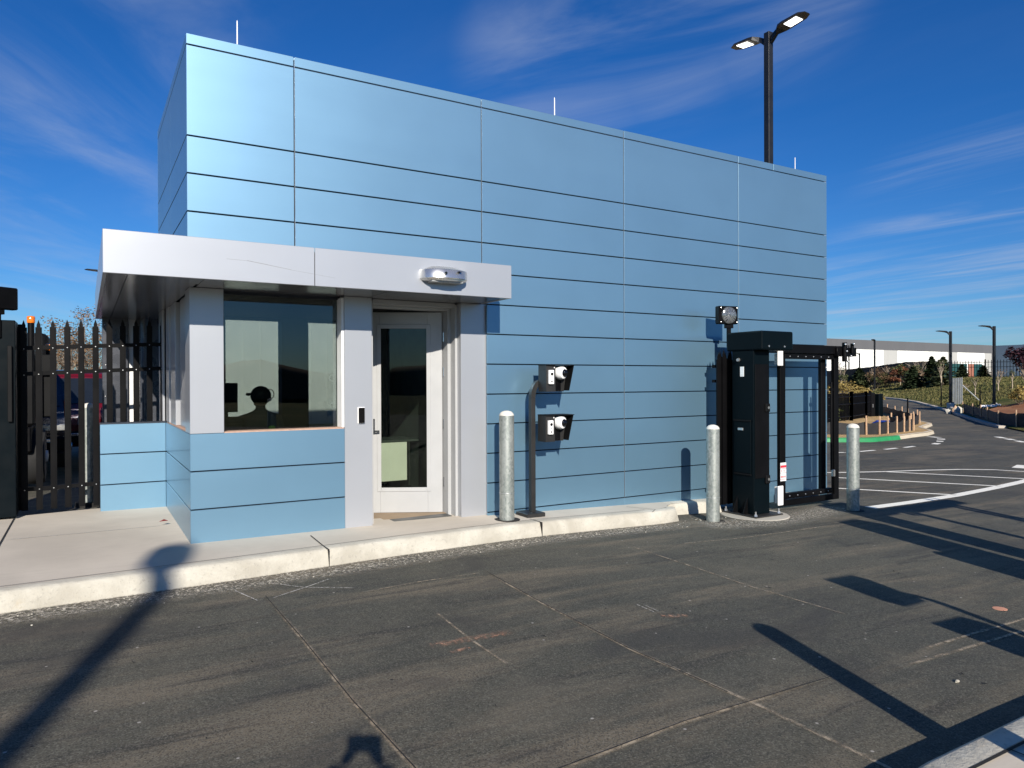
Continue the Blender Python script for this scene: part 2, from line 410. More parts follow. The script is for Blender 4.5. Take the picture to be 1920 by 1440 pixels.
def grassmat(name='hill_grass'):
    m = Mat(name); geo = m.n.new('ShaderNodeNewGeometry').outputs['Position']
    a = m.noise(0.10, 5, 0.6, 0.4, geo); b_ = m.noise(0.9, 6, 0.75, 0.5, m.mapping((1, 1, 1), src=geo)); c = m.noise(7, 5, 0.7, 0, geo)
    b = m.mix(m.ramp(a, 0.35, 0.62), (0.060, 0.080, 0.022), (0.175, 0.150, 0.055))
    b = m.mix(m.math('MULTIPLY', m.ramp(b_, 0.46, 0.62), 0.75), b, (0.055, 0.075, 0.018))
    b = m.mix(m.math('MULTIPLY', m.ramp(b_, 0.40, 0.30), 0.6), b, (0.30, 0.22, 0.10))
    b = m.mix(m.math('MULTIPLY', m.ramp(c, 0.5, 0.7), 0.25), b, (0.035, 0.045, 0.014))
    m.set(base=b, rough=0.95, spec=0.1); m.bump(m.math('ADD', b_, c), 0.8, 0.12); return m.m
M_GRASS = grassmat()
def dirtmat(name, c1, c2, c3):
    m = Mat(name); geo = m.n.new('ShaderNodeNewGeometry').outputs['Position']
    a = m.noise(1.2, 6, 0.7, 0.6, geo); c = m.noise(16, 5, 0.75, 0, geo)
    b = m.mix(m.ramp(a, 0.35, 0.65), c1, c2); b = m.mix(m.math('MULTIPLY', m.ramp(c, 0.5, 0.7), 0.6), b, c3)
    m.set(base=b, rough=0.95, spec=0.1); m.bump(c, 0.8, 0.05); return m.m
M_STRAW = dirtmat('straw_mulch', (0.42, 0.27, 0.13), (0.55, 0.40, 0.20), (0.22, 0.13, 0.06))
M_REDDIRT = dirtmat('red_clay', (0.26, 0.11, 0.06), (0.32, 0.17, 0.09), (0.13, 0.06, 0.03))

tag(strip_ground('ground', M_GRASS, xs, -400, 1500, -0.06, 8), kind='structure')
tag(strip_ground('road', M_ASPH, [-60, -20, -7, -0.7, 0.8, 2.5, 3.8, 4.6, 7.0, 9.5, 20, 32, 45, 60, 80, 120], -14, 96, 0.0, 22), kind='structure')

# the hill beyond the far kerb
FAR = [(112, 86), (92, 67), (79.5, 54.5), (70.9, 45.3), (68.0, 41.9), (66.0, 39.4), (62.0, 35.5), (55.8, 30.6), (50.9, 27.0), (46.0, 23.4), (39.4, 19.0), (36.3, 16.8), (33.5, 14.6), (31.5, 11.0), (30.5, 4.0), (31, -8), (33, -40)]
def seg_d(p, a, b):
    ax, ay = a; bx, by = b; px, py = p; dx, dy = bx-ax, by-ay
    t = max(0, min(1, ((px-ax)*dx+(py-ay)*dy)/(dx*dx+dy*dy))); return math.hypot(px-ax-t*dx, py-ay-t*dy)
def curb_d(x, y): return min(seg_d((x, y), a, b) for a, b in zip(FAR[:-1], FAR[1:]))
def smooth(t): t = max(0, min(1, t)); return t*t*(3-2*t)
def hill_side(x, y):
    d, a, b = min(((seg_d((x, y), a, b), a, b) for a, b in zip(FAR[:-1], FAR[1:])), key=lambda q: q[0])
    return d if (b[0]-a[0])*(y-a[1])-(b[1]-a[1])*(x-a[0]) > 0 else -d
def hill_z(x, y):
    d = hill_side(x, y)
    if d < 0: return gz(x)
    h = 0.06 + 0.12*smooth(d/1.0)
    top = 1.75 - gz(x)
    h += (top-0.2)*smooth((d-0.3)/(12.0 if x > 50 else 17))**0.9
    h += 0.10*math.sin(x*0.31+y*0.17)*math.sin(y*0.23-x*0.11)*smooth(d/6)
    return gz(x)+h
bm = bmesh.new(); rows = []
offs = [0, 0.5, 1.2, 2.2, 3.4, 4.8, 6.4, 8.2, 10.2, 12.5, 15, 18, 22, 28, 40, 60, 110, 200, 300]
pts = []
for (a, b) in zip(FAR[:-1], FAR[1:]):
    n = max(1, int(math.hypot(b[0]-a[0], b[1]-a[1])/3))
    for i in range(n): pts.append((a[0]+(b[0]-a[0])*i/n, a[1]+(b[1]-a[1])*i/n))
pts.append(FAR[-1])
ndir = []
for i in range(len(pts)):
    a = pts[max(0, i-3)]; b = pts[min(len(pts)-1, i+3)]; dx, dy = b[0]-a[0], b[1]-a[1]; L = math.hypot(dx, dy); ndir.append((-dy/L, dx/L))
ndir = [((-0.2*0+d[0]), d[1]) for d in ndir]
for i, p in enumerate(pts):
    nx, ny = ndir[i]
    # blend to one far direction so that the rows never cross
    row = []
    for o_ in offs:
        w = smooth(o_/45.0); vx = nx*(1-w)+0.93*w; vy = ny*(1-w)+(0.28)*w; L = math.hypot(vx, vy)
        x = p[0]+vx/L*o_; y = p[1]+vy/L*o_
        row.append(bm.verts.new((x, y, (hill_z(x, y) if o_ > 0 else gz(x)+0.06) if o_ < 60 else 1.75)))
    rows.append(row)
for A, B in zip(rows[:-1], rows[1:]):
    for j in range(len(offs)-1): bm.faces.new((A[j], A[j+1], B[j+1], B[j]))
bmesh.ops.recalc_face_normals(bm, faces=bm.faces)
me = bpy.data.meshes.new('hill'); bm.to_mesh(me); bm.free(); me.materials.append(M_GRASS)
for p in me.polygons: p.use_smooth = True
if me.polygons[len(me.polygons)//2].normal.z < 0: me.flip_normals()
hill = bpy.data.objects.new('hill', me); C.objects.link(hill); tag(hill, kind='structure')

def ribbon(name, mat, pts, w, dz=0.004, zf=None, parent=None, h=None, uv=True):
    """flat strip of width w (or list) along pts, lying dz above zf(x, y); h makes it a solid kerb"""
    zf = zf or (lambda x, y: gz(x))
    P = []
    for a, b in zip(pts[:-1], pts[1:]):
        n = max(1, int(math.hypot(b[0]-a[0], b[1]-a[1])/0.7))
        for i in range(n): P.append((a[0]+(b[0]-a[0])*i/n, a[1]+(b[1]-a[1])*i/n))
    P.append(pts[-1])
    bm = bmesh.new(); uvl = bm.loops.layers.uv.new('UVMap'); L = []; n = len(P)
    for i, p in enumerate(P):
        a = P[max(0, i-1)]; b = P[min(n-1, i+1)]; dx, dy = b[0]-a[0], b[1]-a[1]; l = math.hypot(dx, dy)
        nx, ny = -dy/l, dx/l; ww = w if not callable(w) else w(i/(n-1))
        q0 = (p[0]+nx*ww/2, p[1]+ny*ww/2); q1 = (p[0]-nx*ww/2, p[1]-ny*ww/2)
        L.append((bm.verts.new((*q0, zf(*q0)+dz)), bm.verts.new((*q1, zf(*q1)+dz))))
    for i in range(n-1):
        f = bm.faces.new((L[i][0], L[i][1], L[i+1][1], L[i+1][0]))
        for lp, (u, v) in zip(f.loops, ((0, i/(n-1)), (1, i/(n-1)), (1, (i+1)/(n-1)), (0, (i+1)/(n-1)))): lp[uvl].uv = (u, v)
    bmesh.ops.recalc_face_normals(bm, faces=bm.faces)
    me = bpy.data.meshes.new(name); bm.to_mesh(me); bm.free(); me.materials.append(mat)
    o = bpy.data.objects.new(name, me); C.objects.link(o)
    if parent: o.parent = parent
    return o

def kerb(name, pts, w, h, zf=None, mat=None, side=1, r=0.035, joints=None):
    """solid kerb whose road face runs along pts; the body lies to the left (side=1) or right"""
    zf = zf or (lambda x, y: gz(x))
    P = []
    for a, b in zip(pts[:-1], pts[1:]):
        n = max(1, int(math.hypot(b[0]-a[0], b[1]-a[1])/0.30))
        for i in range(n): P.append((a[0]+(b[0]-a[0])*i/n, a[1]+(b[1]-a[1])*i/n))
    P.append(pts[-1]); n = len(P); bm = bmesh.new(); rings = []
    for i, p in enumerate(P):
        a = P[max(0, i-1)]; b = P[min(n-1, i+1)]; dx, dy = b[0]-a[0], b[1]-a[1]; l = math.hypot(dx, dy)
        nx, ny = -dy/l*side, dx/l*side; z = zf(*p)
        j = lambda s=0.004: random.uniform(-s, s)
        prof = [(-0.012, -0.10), (-0.012+j(), 0.0), (0.006+j(), h*0.45), (0.02+j(), h-r), (0.02+r*0.35, h-r*0.3), (0.02+r, h), (w, h), (w, -0.10)]
        rings.append([bm.verts.new((p[0]+nx*u, p[1]+ny*u, z+v)) for u, v in prof])
    m = len(rings[0])
    for A, B in zip(rings[:-1], rings[1:]):
        for k in range(m): bm.faces.new((A[k], A[(k+1) % m], B[(k+1) % m], B[k]))
    bm.faces.new(rings[0]); bm.faces.new(rings[-1][::-1])
    bmesh.ops.recalc_face_normals(bm, faces=bm.faces)
    me = bpy.data.meshes.new(name); bm.to_mesh(me); bm.free(); me.materials.append(mat or M_CURB)
    for p in me.polygons: p.use_smooth = True
    try: me.set_sharp_from_angle(angle=R(50))
    except Exception: pass
    o = bpy.data.objects.new(name, me); C.objects.link(o); return tag(o, kind='structure')

# near sidewalk and its kerb
NEAR = [(-7.0, 5.75), (-0.52, 6.20), (0.5, 6.27), (1.87, 6.38), (4.3, 6.58), (6.05, 6.60), (6.35, 6.66), (6.47, 6.80)]
def near_y(x):
    for a, b in zip(NEAR[:-1], NEAR[1:]):
        if a[0] <= x <= b[0]: return a[1]+(b[1]-a[1])*(x-a[0])/(b[0]-a[0])
    return NEAR[-1][1]
kerb('curb', NEAR, 0.15, 0.15)
kerb('curb', [(6.52, 7.02), (7.05, 6.98), (7.36, 6.90), (7.47, 7.06)], 0.22, 0.145)
kerb('curb', [(8.75, 6.98), (9.35, 6.96), (9.62, 7.02), (9.70, 7.4), (9.72, 10.6)], 0.15, 0.145)
bm = bmesh.new(); T = []; sx = [-7, -5, -3, -1, 0, 0.81, 1.5, 2.5, 3.9, 5, 6.05, 6.38]
for x in sx:
    yb = 9.62+0.22*(x+0.8) if x < 0.4 else 9.9
    if x > 0.9: yb = 7.6
    y0_ = near_y(x)+0.15
    T.append([bm.verts.new((x, y0_+(yb-y0_)*j/3, gz(x)+0.147)) for j in range(4)])
for A, B in zip(T[:-1], T[1:]):
    for j in range(3): bm.faces.new((A[j], B[j], B[j+1], A[j+1]))
v = [bm.verts.new(q) for q in [(6.38, 6.9, gz(6.38)+0.146), (6.60, 7.05, gz(6.6)+0.144), (7.45, 7.05, gz(7.45)+0.143), (7.45, 7.6, gz(7.45)+0.143), (6.38, 7.6, gz(6.38)+0.146)]]
bm.faces.new(v)
bmesh.ops.recalc_face_normals(bm, faces=bm.faces)
me = bpy.data.meshes.new('sidewalk'); bm.to_mesh(me); bm.free(); me.materials.append(M_CONC)
o = bpy.data.objects.new('sidewalk', me); C.objects.link(o); tag(o, kind='structure')
sw = lambda x, y: gz(x)+0.149
for i, (p, w) in enumerate([([(1.86, 6.40), (1.885, 7.04)], 0.012), ([(-0.69, 6.3), (-0.67, 9.55)], 0.014), ([(4.25, 6.6), (4.26, 6.8)], 0.006), ([(5.85, 7.05), (6.05, 6.74), (5.9, 6.62)], 0.01)]):
    tag(ribbon('sidewalk_joint', M_CRACK, p, w, 0.003, sw), kind='structure')
tag(ribbon('sidewalk_seam', M_SCRAPE, [(-0.66, 8.24), (0.70, 8.29)], 0.03, 0.003, sw), kind='structure')
tag(ribbon('sidewalk_joint', M_CRACK, [(-6.9, 5.93), (-0.52, 6.375), (1.87, 6.55), (4.3, 6.75), (5.9, 6.77)], 0.008, 0.004, sw), kind='structure')

for (x, y) in ((-2.9, 6.03), (1.87, 6.38), (4.27, 6.578)):
    tag(MB().box(x-0.003, x+0.003, y-0.016, y+0.158, gz(x)-0.02, gz(x)+0.1515).build('curb_joint', M_CRACK), kind='structure')
# marks, dust and cracks on the lane
for nm, mt, pl, w in [
    ('saw_cut', M_DUST, [(1.18, 5.76), (1.185, 4.6), (1.175, 3.6), (1.2, 2.6), (1.2, -3)], 0.045), ('saw_cut', M_DUST, [(3.0, 5.6), (2.93, 4.5), (2.89, 3.45), (2.95, 2.5), (2.95, 1.0)], 0.045),
    ('saw_cut', M_DUST, [(-4, 2.45), (1.7, 2.52), (2.5, 2.57), (3.69, 2.56)], 0.05), ('saw_cut', M_DUST, [(3.96, 2.46), (5.0, 2.45), (8.5, 2.45)], 0.045),
    ('saw_cut', M_DUST, [(4.45, 2.57), (5.0, 2.58), (8.5, 2.6)], 0.04), ('saw_cut', M_DUST, [(4.82, 5.8), (4.77, 4.9), (4.71, 4.1), (4.74, 3.2)], 0.03),
    ('saw_cut', M_DUST, [(1.81, 5.43), (2.34, 5.49), (2.95, 5.5)], 0.03), ('saw_cut', M_DUST, [(2.15, 4.7), (2.11, 4.1), (2.11, 3.6)], 0.03),
    ('saw_cut', M_DUST, [(5.3, 5.62), (6.21, 5.55), (7.9, 5.61)], 0.03),
    ('chalk_mark', M_ORMARK, [(1.82, 4.11), (2.11, 4.10), (2.42, 4.07)], 0.12), ('chalk_mark', M_ORMARK, [(3.50, 3.85), (3.68, 3.76)], 0.10), ('chalk_mark', M_ORMARK, [(1.9, 3.95), (2.05, 3.97)], 0.06),
    ('scrape', M_SCRAPE, [(1.28, 6.08), (1.5, 5.80), (1.86, 5.57)], 0.022), ('scrape', M_SCRAPE, [(1.0, 6.0), (1.11, 5.61)], 0.02), ('scrape', M_SCRAPE, [(1.2, 5.62), (1.6, 5.85), (1.75, 5.95)], 0.02),
    ('scrape', M_SCRAPE, [(3.52, 3.92), (3.53, 4.15)], 0.012), ('scrape', M_SCRAPE, [(3.56, 3.93), (3.57, 4.1)], 0.010)]:
    tag(ribbon(nm, mt, pl, w, 0.004), kind='structure')
for pl, w in [([(1.18, 5.7), (1.185, 4.6), (1.175, 3.6), (1.2, 2.7), (1.2, -3)], 0.007), ([(3.0, 5.5), (2.93, 4.5), (2.89, 3.45), (2.93, 2.7)], 0.006), ([(1.7, 2.52), (2.5, 2.57), (3.6, 2.56)], 0.006)]:
    tag(ribbon('crack', M_CRACK, pl, w, 0.008), kind='structure')
# grit swept against the kerb
tag(ribbon('grit', M_GRIT, [(-6.5, 5.62), (-0.5, 6.06), (1.87, 6.20), (4.3, 6.40), (6.0, 6.42), (6.8, 6.6)], 0.55, 0.006), kind='stuff')
tag(ribbon('grit', M_GRIT, [(6.3, 6.3), (7.2, 6.1), (8.2, 6.2), (9.4, 6.5)], 0.8, 0.006), kind='stuff')

# painted hatch and lane marks
for pl, w in [([(9.62, 6.22), (10.6, 6.24), (12.02, 6.32), (13.55, 6.50), (15.2, 6.74), (17.5, 7.2)], 0.17),
              ([(11.5, 10.1), (13.07, 9.26), (14.25, 8.9), (15.43, 8.66), (16.24, 8.43), (16.9, 8.05), (17.15, 7.5), (17.2, 7.15)], 0.10),
              ([(14.25, 8.88), (15.67, 6.94)], 0.10), ([(12.37, 8.72), (14.02, 6.57)], 0.10), ([(11.01, 7.76), (12.11, 6.34)], 0.10),
              ([(17.38, 12.25), (17.75, 12.2)], 0.13), ([(18.35, 12.19), (19.22, 12.29)], 0.13), ([(19.78, 12.33), (20.6, 12.48)], 0.13), ([(21.03, 12.5), (21.85, 12.68)], 0.13),
              ([(23.35, 12.9), (23.95, 13.12)], 0.2), ([(24.75, 13.5), (25.2, 13.72)], 0.2), ([(25.95, 14.1), (26.4, 14.35)], 0.25), ([(27.0, 14.75), (27.2, 15.2)], 0.3), ([(27.5, 15.7), (27.3, 16.1)], 0.3),
              ([(29.8, 14.12), (29.2, 13.60)], 0.25), ([(28.9, 13.37), (28.4, 12.93)], 0.25), ([(28.05, 12.66), (27.4, 12.12)], 0.22), ([(17.8, 8.0), (18.6, 8.25)], 0.25)]:
    tag(ribbon('road_marking', M_PAINT, pl, w, 0.004), kind='structure')
# dusty swirls on the far lane
tag(ribbon('dust', M_GRIT, [(41.5, 20.4), (39.0, 18.4), (36.0, 16.3)], 1.3, 0.012), kind='stuff')

# ------------------------------------------------------------------ guard building
B0 = 0.813; B1 = 10.024; YW = 7.2; YB = 10.22
ZJ = [4.811, 4.711, 3.877, 3.532, 3.182, 2.839, 2.485, 2.146, 1.803, 1.46, 1.12, 0.784, 0.444, 0.11]
XJ = [B0, 1.787, 3.88, 5.947, 8.043, B1]
bld = thing('guard_building', 'pale blue metal clad guard building with silver canopy over its corner window and glazed door', 'building', (B0, YW, 0.15))
GH, GV = 0.013, 0.0115
def zrow(i, x=0): return ZJ[i+1]+GH/2, ZJ[i]-GH/2
def front_panels():
    m = MB()
    rowx = {0: [B0, 1.787, 3.88, 5.947, 8.043, 8.786, B1]}
    for i in range(len(ZJ)-1):
        xs_ = rowx.get(i, XJ)
        z0, z1 = ZJ[i+1]+GH/2, ZJ[i]-GH/2
        if i == 0: z1 = ZJ[0]
        if i >= 5: xs_ = [3.944]+[x for x in XJ if x > 3.9]
        for a, b in zip(xs_[:-1], xs_[1:]):
            m.box(a+(GV/2 if a not in (B0, 3.944) else 0), b-(GV/2 if b != B1 else 0), YW, YW+0.022, z0, z1, 0.0022)
    for a, b in zip([3.944, 5.947, 8.043], [5.947, 8.043, B1]):
        m.box(a, b, YW, YW+0.022, -0.45, ZJ[-1]-GH/2, 0.002)
    return m
front_panels().build('front_cladding', M_BLUE, bld)
m = MB()
for (ya, yb) in [(YW+0.0235, 8.66-0.003), (8.66+0.003, YB-0.0235)]:
    for i in range(len(ZJ)-1):
        z0, z1 = ZJ[i+1]+GH/2, ZJ[i]-(GH/2 if i else 0)
        if z0 < 2.515:
            if z1 > 2.6: m.box(B0, B0+0.022, ya, yb, 2.515, z1, 0.002)
            continue
        m.box(B0, B0+0.022, ya, yb, z0, z1, 0.002)
m.build('left_cladding', M_BLUE, bld)
m = MB()
for i in range(len(ZJ)-1):
    z0, z1 = ZJ[i+1]+GH/2, ZJ[i]-(GH/2 if i else 0)
    for (ya, yb) in [(YW+0.0235, 8.66), (8.668, YB-0.0235)]: m.box(B1-0.022, B1, ya, yb, z0, z1, 0.002)
m.box(B1-0.022, B1, YW+0.0235, YB-0.0235, -0.45, ZJ[-1]-0.007)
m.build('right_cladding', M_BLUE, bld)
m = MB()                                     # rear skin with its two window openings
holes = [(1.58, 2.30, 1.05, 2.43), (2.66, 3.25, 0.93, 2.41)]
for i in range(len(ZJ)-1):
    z0, z1 = ZJ[i+1]+GH/2, ZJ[i]-(GH/2 if i else 0)
    if z0 > 2.42: m.box(B0, B1, YB-0.022, YB, z0, z1)
    else:
        if z1 > 2.42: m.box(1.58, 3.25, YB-0.022, YB, 2.44, z1)
        m.box(B0, 1.58, YB-0.022, YB, z0, z1); m.box(3.25, B1, YB-0.022, YB, z0, z1); m.box(2.30, 2.66, YB-0.022, YB, z0, z1)
        if z1 <= 1.06: m.box(1.581, 2.299, YB-0.022, YB, z0, z1)
        if z1 <= 0.9: m.box(2.661, 3.249, YB-0.022, YB, z0, z1)
m.build('rear_cladding', M_BLUE, bld)
# dark backing wall behind the joints, round the openings, and the roof
m = MB()
m.box(B0+0.03, B1-0.03, YW+0.03, YW+0.20, 2.515, 4.70)
m.box(3.97, B1-0.03, YW+0.03, YW+0.20, -0.4, 2.514)
m.box(B0+0.03, B0+0.16, YW+0.201, YB-0.201, 2.515, 4.70)
m.box(B1-0.16, B1-0.03, YW+0.201, YB-0.201, -0.4, 4.70)
m.box(B0+0.03, B1-0.03, YB-0.20, YB-0.03, 2.46, 4.70)
m.box(B0+0.03, 1.58, YB-0.20, YB-0.03, 0.0, 2.459); m.box(2.30, 2.66, YB-0.20, YB-0.03, 0.0, 2.459); m.box(3.25, B1-0.03, YB-0.20, YB-0.03, -0.4, 2.459)
m.box(1.581, 2.299, YB-0.20, YB-0.03, 0.0, 1.05); m.box(2.661, 3.249, YB-0.20, YB-0.03, 0.0, 0.93)
m.build('backing_wall', M_JOINT, bld)
MB().box(B0+0.165, B1-0.165, YW+0.205, YB-0.205, 4.45, 4.52).build('roof', plain('roof_membrane', (0.45, 0.45, 0.44), 0.8), bld)
# thin bright edge trims of the vertical joints and the bare corners of the joints
for x in XJ[1:-1]:
    zb = 2.84 if x < 3.9 else ZJ[-1]
    MB().box(x+0.0042, x+0.0056, YW+0.003, YW+0.02, zb, 4.805).build('joint_trim', M_EDGE, bld)
for z in ZJ[1:-1]: MB().box(B1-0.05, B1-0.001, YW+0.006, YW+0.02, z-0.0055, z+0.0015).build('corner_trim', M_EDGE, bld)
# coping top
MB().box(B0+0.0, B1-0.0, YW+0.024, YW+0.205, 4.79, 4.808).box(B0+0.024, B0+0.165, YW+0.206, YB, 4.79, 4.808).build('coping', M_BLUE, bld)

# booth: low walls
FZ = [1.127, 0.779, 0.423]  # booth walls and columns, wing, left gate and pier: numbers scaled about the camera
def gap_rows(m, x0, x1, y0, y1, base, axis='y'):
    zz = [FZ[0], FZ[1], FZ[2], base]
    for i in range(3): m.box(x0, x1, y0, y1, zz[i+1]+(0.006 if i < 2 else 0), zz[i]-(0.006 if i else 0), 0.002)
m = MB()
gap_rows(m, 0.8327, 2.293, 7.24, 7.2626, 0.0615)
m.build('low_wall_front', M_BLUE, bld)
m = MB(); gap_rows(m, 0.8327, 0.8553, 7.2641, 9.5659, 0.0615); m.build('low_wall_side', M_BLUE, bld)
m = MB(); gap_rows(m, 0.1456, 0.8307, 9.5679, 9.5905, 0.082)
for z0, z1 in ((0.09, 0.417), (0.429, 0.773), (0.785, 1.121)): m.box(0.1456, 0.1682, 9.5925, 9.7012, z0, z1)
m.build('low_wall_wing', M_BLUE, bld)
m = MB(); m.box(0.8614, 2.291, 7.2646, 7.4862, 0.0102, 1.1157); m.box(0.8573, 0.9742, 7.4872, 10.0, 0.0102, 1.1157); m.box(0.1702, 0.8317, 9.5925, 9.7012, 0.0102, 1.1157)
m.build('low_wall_core', M_JOINT, bld)
MB().box(0.1415, 0.8358, 9.5628, 9.7115, 1.1239, 1.1403).build('wing_cap', M_JOINT, bld)
m = MB(); m.box(1.1322, 2.291, 7.2462, 7.4349, 1.1157, 1.1383, 0.003); m.box(0.843, 1.0255, 7.6092, 9.5372, 1.1178, 1.1372, 0.003)
m.build('sill', M_TAN, bld)
# silver columns and piers
m = MB()
m.box(0.8327, 1.1291, 7.2411, 7.5887, 1.129, 2.4885, 0.003)
m.box(2.2951, 2.5894, 7.2421, 7.5272, 0.0461, 2.4885, 0.003)
m.box(3.6303, 3.9646, 7.2421, 7.3826, -0.0103, 2.4885, 0.003); m.box(3.6313, 3.8866, 7.3836, 7.5887, -0.0103, 2.488)
m.build('column', M_GREY, bld)
m = MB(); m.box(0.8819, 0.9537, 7.8143, 8.4809, 1.1383, 2.4885, 0.003); m.box(0.8512, 0.923, 8.6552, 9.1782, 1.1383, 2.4885, 0.003); m.box(0.8389, 0.9537, 9.2295, 9.5679, 1.1383, 2.4885, 0.003)
m.box(0.813, 0.84, 9.73, 10.219, 0.1, 2.4885, 0.003); m.build('side_column', M_GREY, bld)
m = MB(); m.box(2.2684, 2.293, 7.2554, 7.4451, 1.1403, 2.4714); m.build('window_jamb', M_WHITE, bld)
MB().box(1.1311, 2.293, 7.3733, 7.4451, 2.4612, 2.4885).build('window_head', M_JOINT, bld)
w = bld
MB().box(1.1311, 2.2684, 7.4062, 7.4144, 1.1403, 2.4612).build('window_glass', M_GLASS, bld)
MB().box(0.9722, 0.9794, 7.5887, 9.2295, 1.1403, 2.4885).build('side_window_glass', M_GLASS, bld)
f = MB().box(1.55, 2.33, 10.0, 10.02, 0.99, 1.05).box(1.55, 1.58, 10.0, 10.02, 1.051, 2.43).box(2.30, 2.33, 10.0, 10.02, 1.051, 2.43).build('rear_window', M_DARKIN, bld)
f = MB().box(2.63, 2.66, 10.0, 10.02, 0.93, 2.41).box(3.25, 3.28, 10.0, 10.02, 0.93, 2.41).box(2.661, 3.249, 10.0, 10.02, 0.87, 0.93).build('rear_window', M_DARKIN, bld)

# canopy
m = MB()
def fascia(m):
    m.box(0.125, 1.806, 6.57, 6.60, 2.484, 2.833, 0.003)
    m.box(1.812, 3.896, 6.57, 6.60, 2.484, 2.833, 0.003)
    m.box(0.125, 0.155, 6.602, 8.95, 2.484, 2.833, 0.003); m.box(0.125, 0.155, 8.956, 11.40, 2.484, 2.833, 0.003)
    m.box(3.866, 3.896, 6.602, 7.198, 2.484, 2.833, 0.003)
    m.box(0.125, 0.99, 11.402, 11.43, 2.484, 2.833, 0.003)
    m.box(0.96, 0.99, YB+0.002, 11.40, 2.484, 2.833)
fascia(m); m.build('fascia', M_GREY, bld)
m = MB()
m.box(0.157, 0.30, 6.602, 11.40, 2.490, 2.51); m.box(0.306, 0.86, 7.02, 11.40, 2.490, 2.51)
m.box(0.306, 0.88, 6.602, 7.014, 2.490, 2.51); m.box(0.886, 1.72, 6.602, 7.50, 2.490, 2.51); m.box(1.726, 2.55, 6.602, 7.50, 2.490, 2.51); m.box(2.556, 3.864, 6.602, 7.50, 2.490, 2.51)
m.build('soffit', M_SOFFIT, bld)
MB().box(0.157, 3.864, 6.603, 7.198, 2.515, 2.80).box(0.157, 0.81, 7.199, 11.40, 2.515, 2.80).box(0.811, 0.955, YB+0.003, 11.40, 2.495, 2.80).build('canopy_core', M_JOINT, bld)
# scrape mark on the fascia
def floodlight():
    p = bld
    prof = []
    m = MB(); cx, cz = 3.095, 2.665; n = 22; rings = []
    # half-oval body standing off the fascia
    lv = [(0.0, 0.90, 0.050), (0.012, 0.985, 0.046), (0.020, 1.0, 0.035), (0.030, 1.0, -0.040), (0.020, 0.93, -0.058), (0.0, 0.80, -0.066)]
    for (a, sc, dz) in lv:
        ring = []
        for i in range(n+1):
            t = math.pi*i/n; ring.append(m.bm.verts.new((cx-0.25*sc*math.cos(t), 6.568-(0.165+a)*sc*math.sin(t)**0.9, cz+dz)))
        rings.append(ring)
    for A, B in zip(rings[:-1], rings[1:]):
        for i in range(n): m.bm.faces.new((A[i], A[i+1], B[i+1], B[i]))
    top = [m.bm.verts.new((v.co.x*0.62+cx*0.38, 6.568+(v.co.y-6.568)*0.45, cz+0.085)) for v in rings[0]]
    for i in range(n): m.bm.faces.new((top[i], top[i+1], rings[0][i+1], rings[0][i]))
    m.bm.faces.new(top[::-1]); m.bm.faces.new(rings[-1])
    t = thing('wall_light', 'oval silver wall light mounted on the canopy fascia above the door', 'wall light', (cx, 6.568, cz))
    m.build('housing', M_SILVER, t, smooth=True)
    MB().tube((cx-0.055, 6.40, cz+0.004), (cx-0.058, 6.366, cz+0.002), 0.013, n=14).build('sensor', M_LENS, t, smooth=True)
    MB().box(cx+0.075, cx+0.115, 6.365, 6.40, cz+0.022, cz+0.026, rot=Matrix.Rotation(R(14), 3, 'Z')).build('latch_slot', M_LENS, t)
    MB().box(cx-0.17, cx+0.17, 6.45, 6.567, cz-0.078, cz-0.064, 0.004).build('lens_plate', plain('diffuser', (0.35, 0.36, 0.36), 0.25), t)
floodlight()

# scuff left on the fascia
m = MB(); pf_ = [(1.05, 2.667), (1.22, 2.664), (1.40, 2.640), (1.60, 2.612), (1.80, 2.590), (2.0, 2.568)]
for (a, b), wv in zip(zip(pf_[:-1], pf_[1:]), (0.003, 0.006, 0.005, 0.003, 0.002)):
    m.prism([(a[0], 6.5697, a[1]), (b[0], 6.5697, b[1]), (b[0], 6.5697, b[1]+wv), (a[0], 6.5697, a[1]+wv)], (0, 0.0005, 0))
m.build('scuff_mark', plain('grey_scuff', (0.25, 0.26, 0.27), 0.6), bld)
# lightning rods
for k, (x, y, h, lab) in enumerate([(1.268, 7.26, 5.062, 'thin white lightning rod at the left end of the roof edge'), (4.921, 7.26, 5.05, 'thin white lightning rod standing at the middle of the roof edge'),
                     (9.351, 7.26, 5.01, 'thin white lightning rod at the right end of the roof edge, beyond the lamp pole'), (0.87, 8.66, 4.95, 'thin lightning rod over the shaded left side of the building')]):
    t = thing('lightning_rod', lab, 'lightning rod', (x, y, 4.80), group='lightning rods along the roof edge')
    MB().tube((x, y, 4.80), (x, y, h-0.01), 0.0065, 0.0055, 8).tube((x, y, h-0.01), (x, y, h+0.006), 0.0055, 0.0005, 8).build('rod', M_WHITE, t, smooth=True)
    MB().tube((x, y, 4.80), (x, y, 4.822), 0.018, 0.012, 10).build('base', M_SILVER, t, smooth=True)

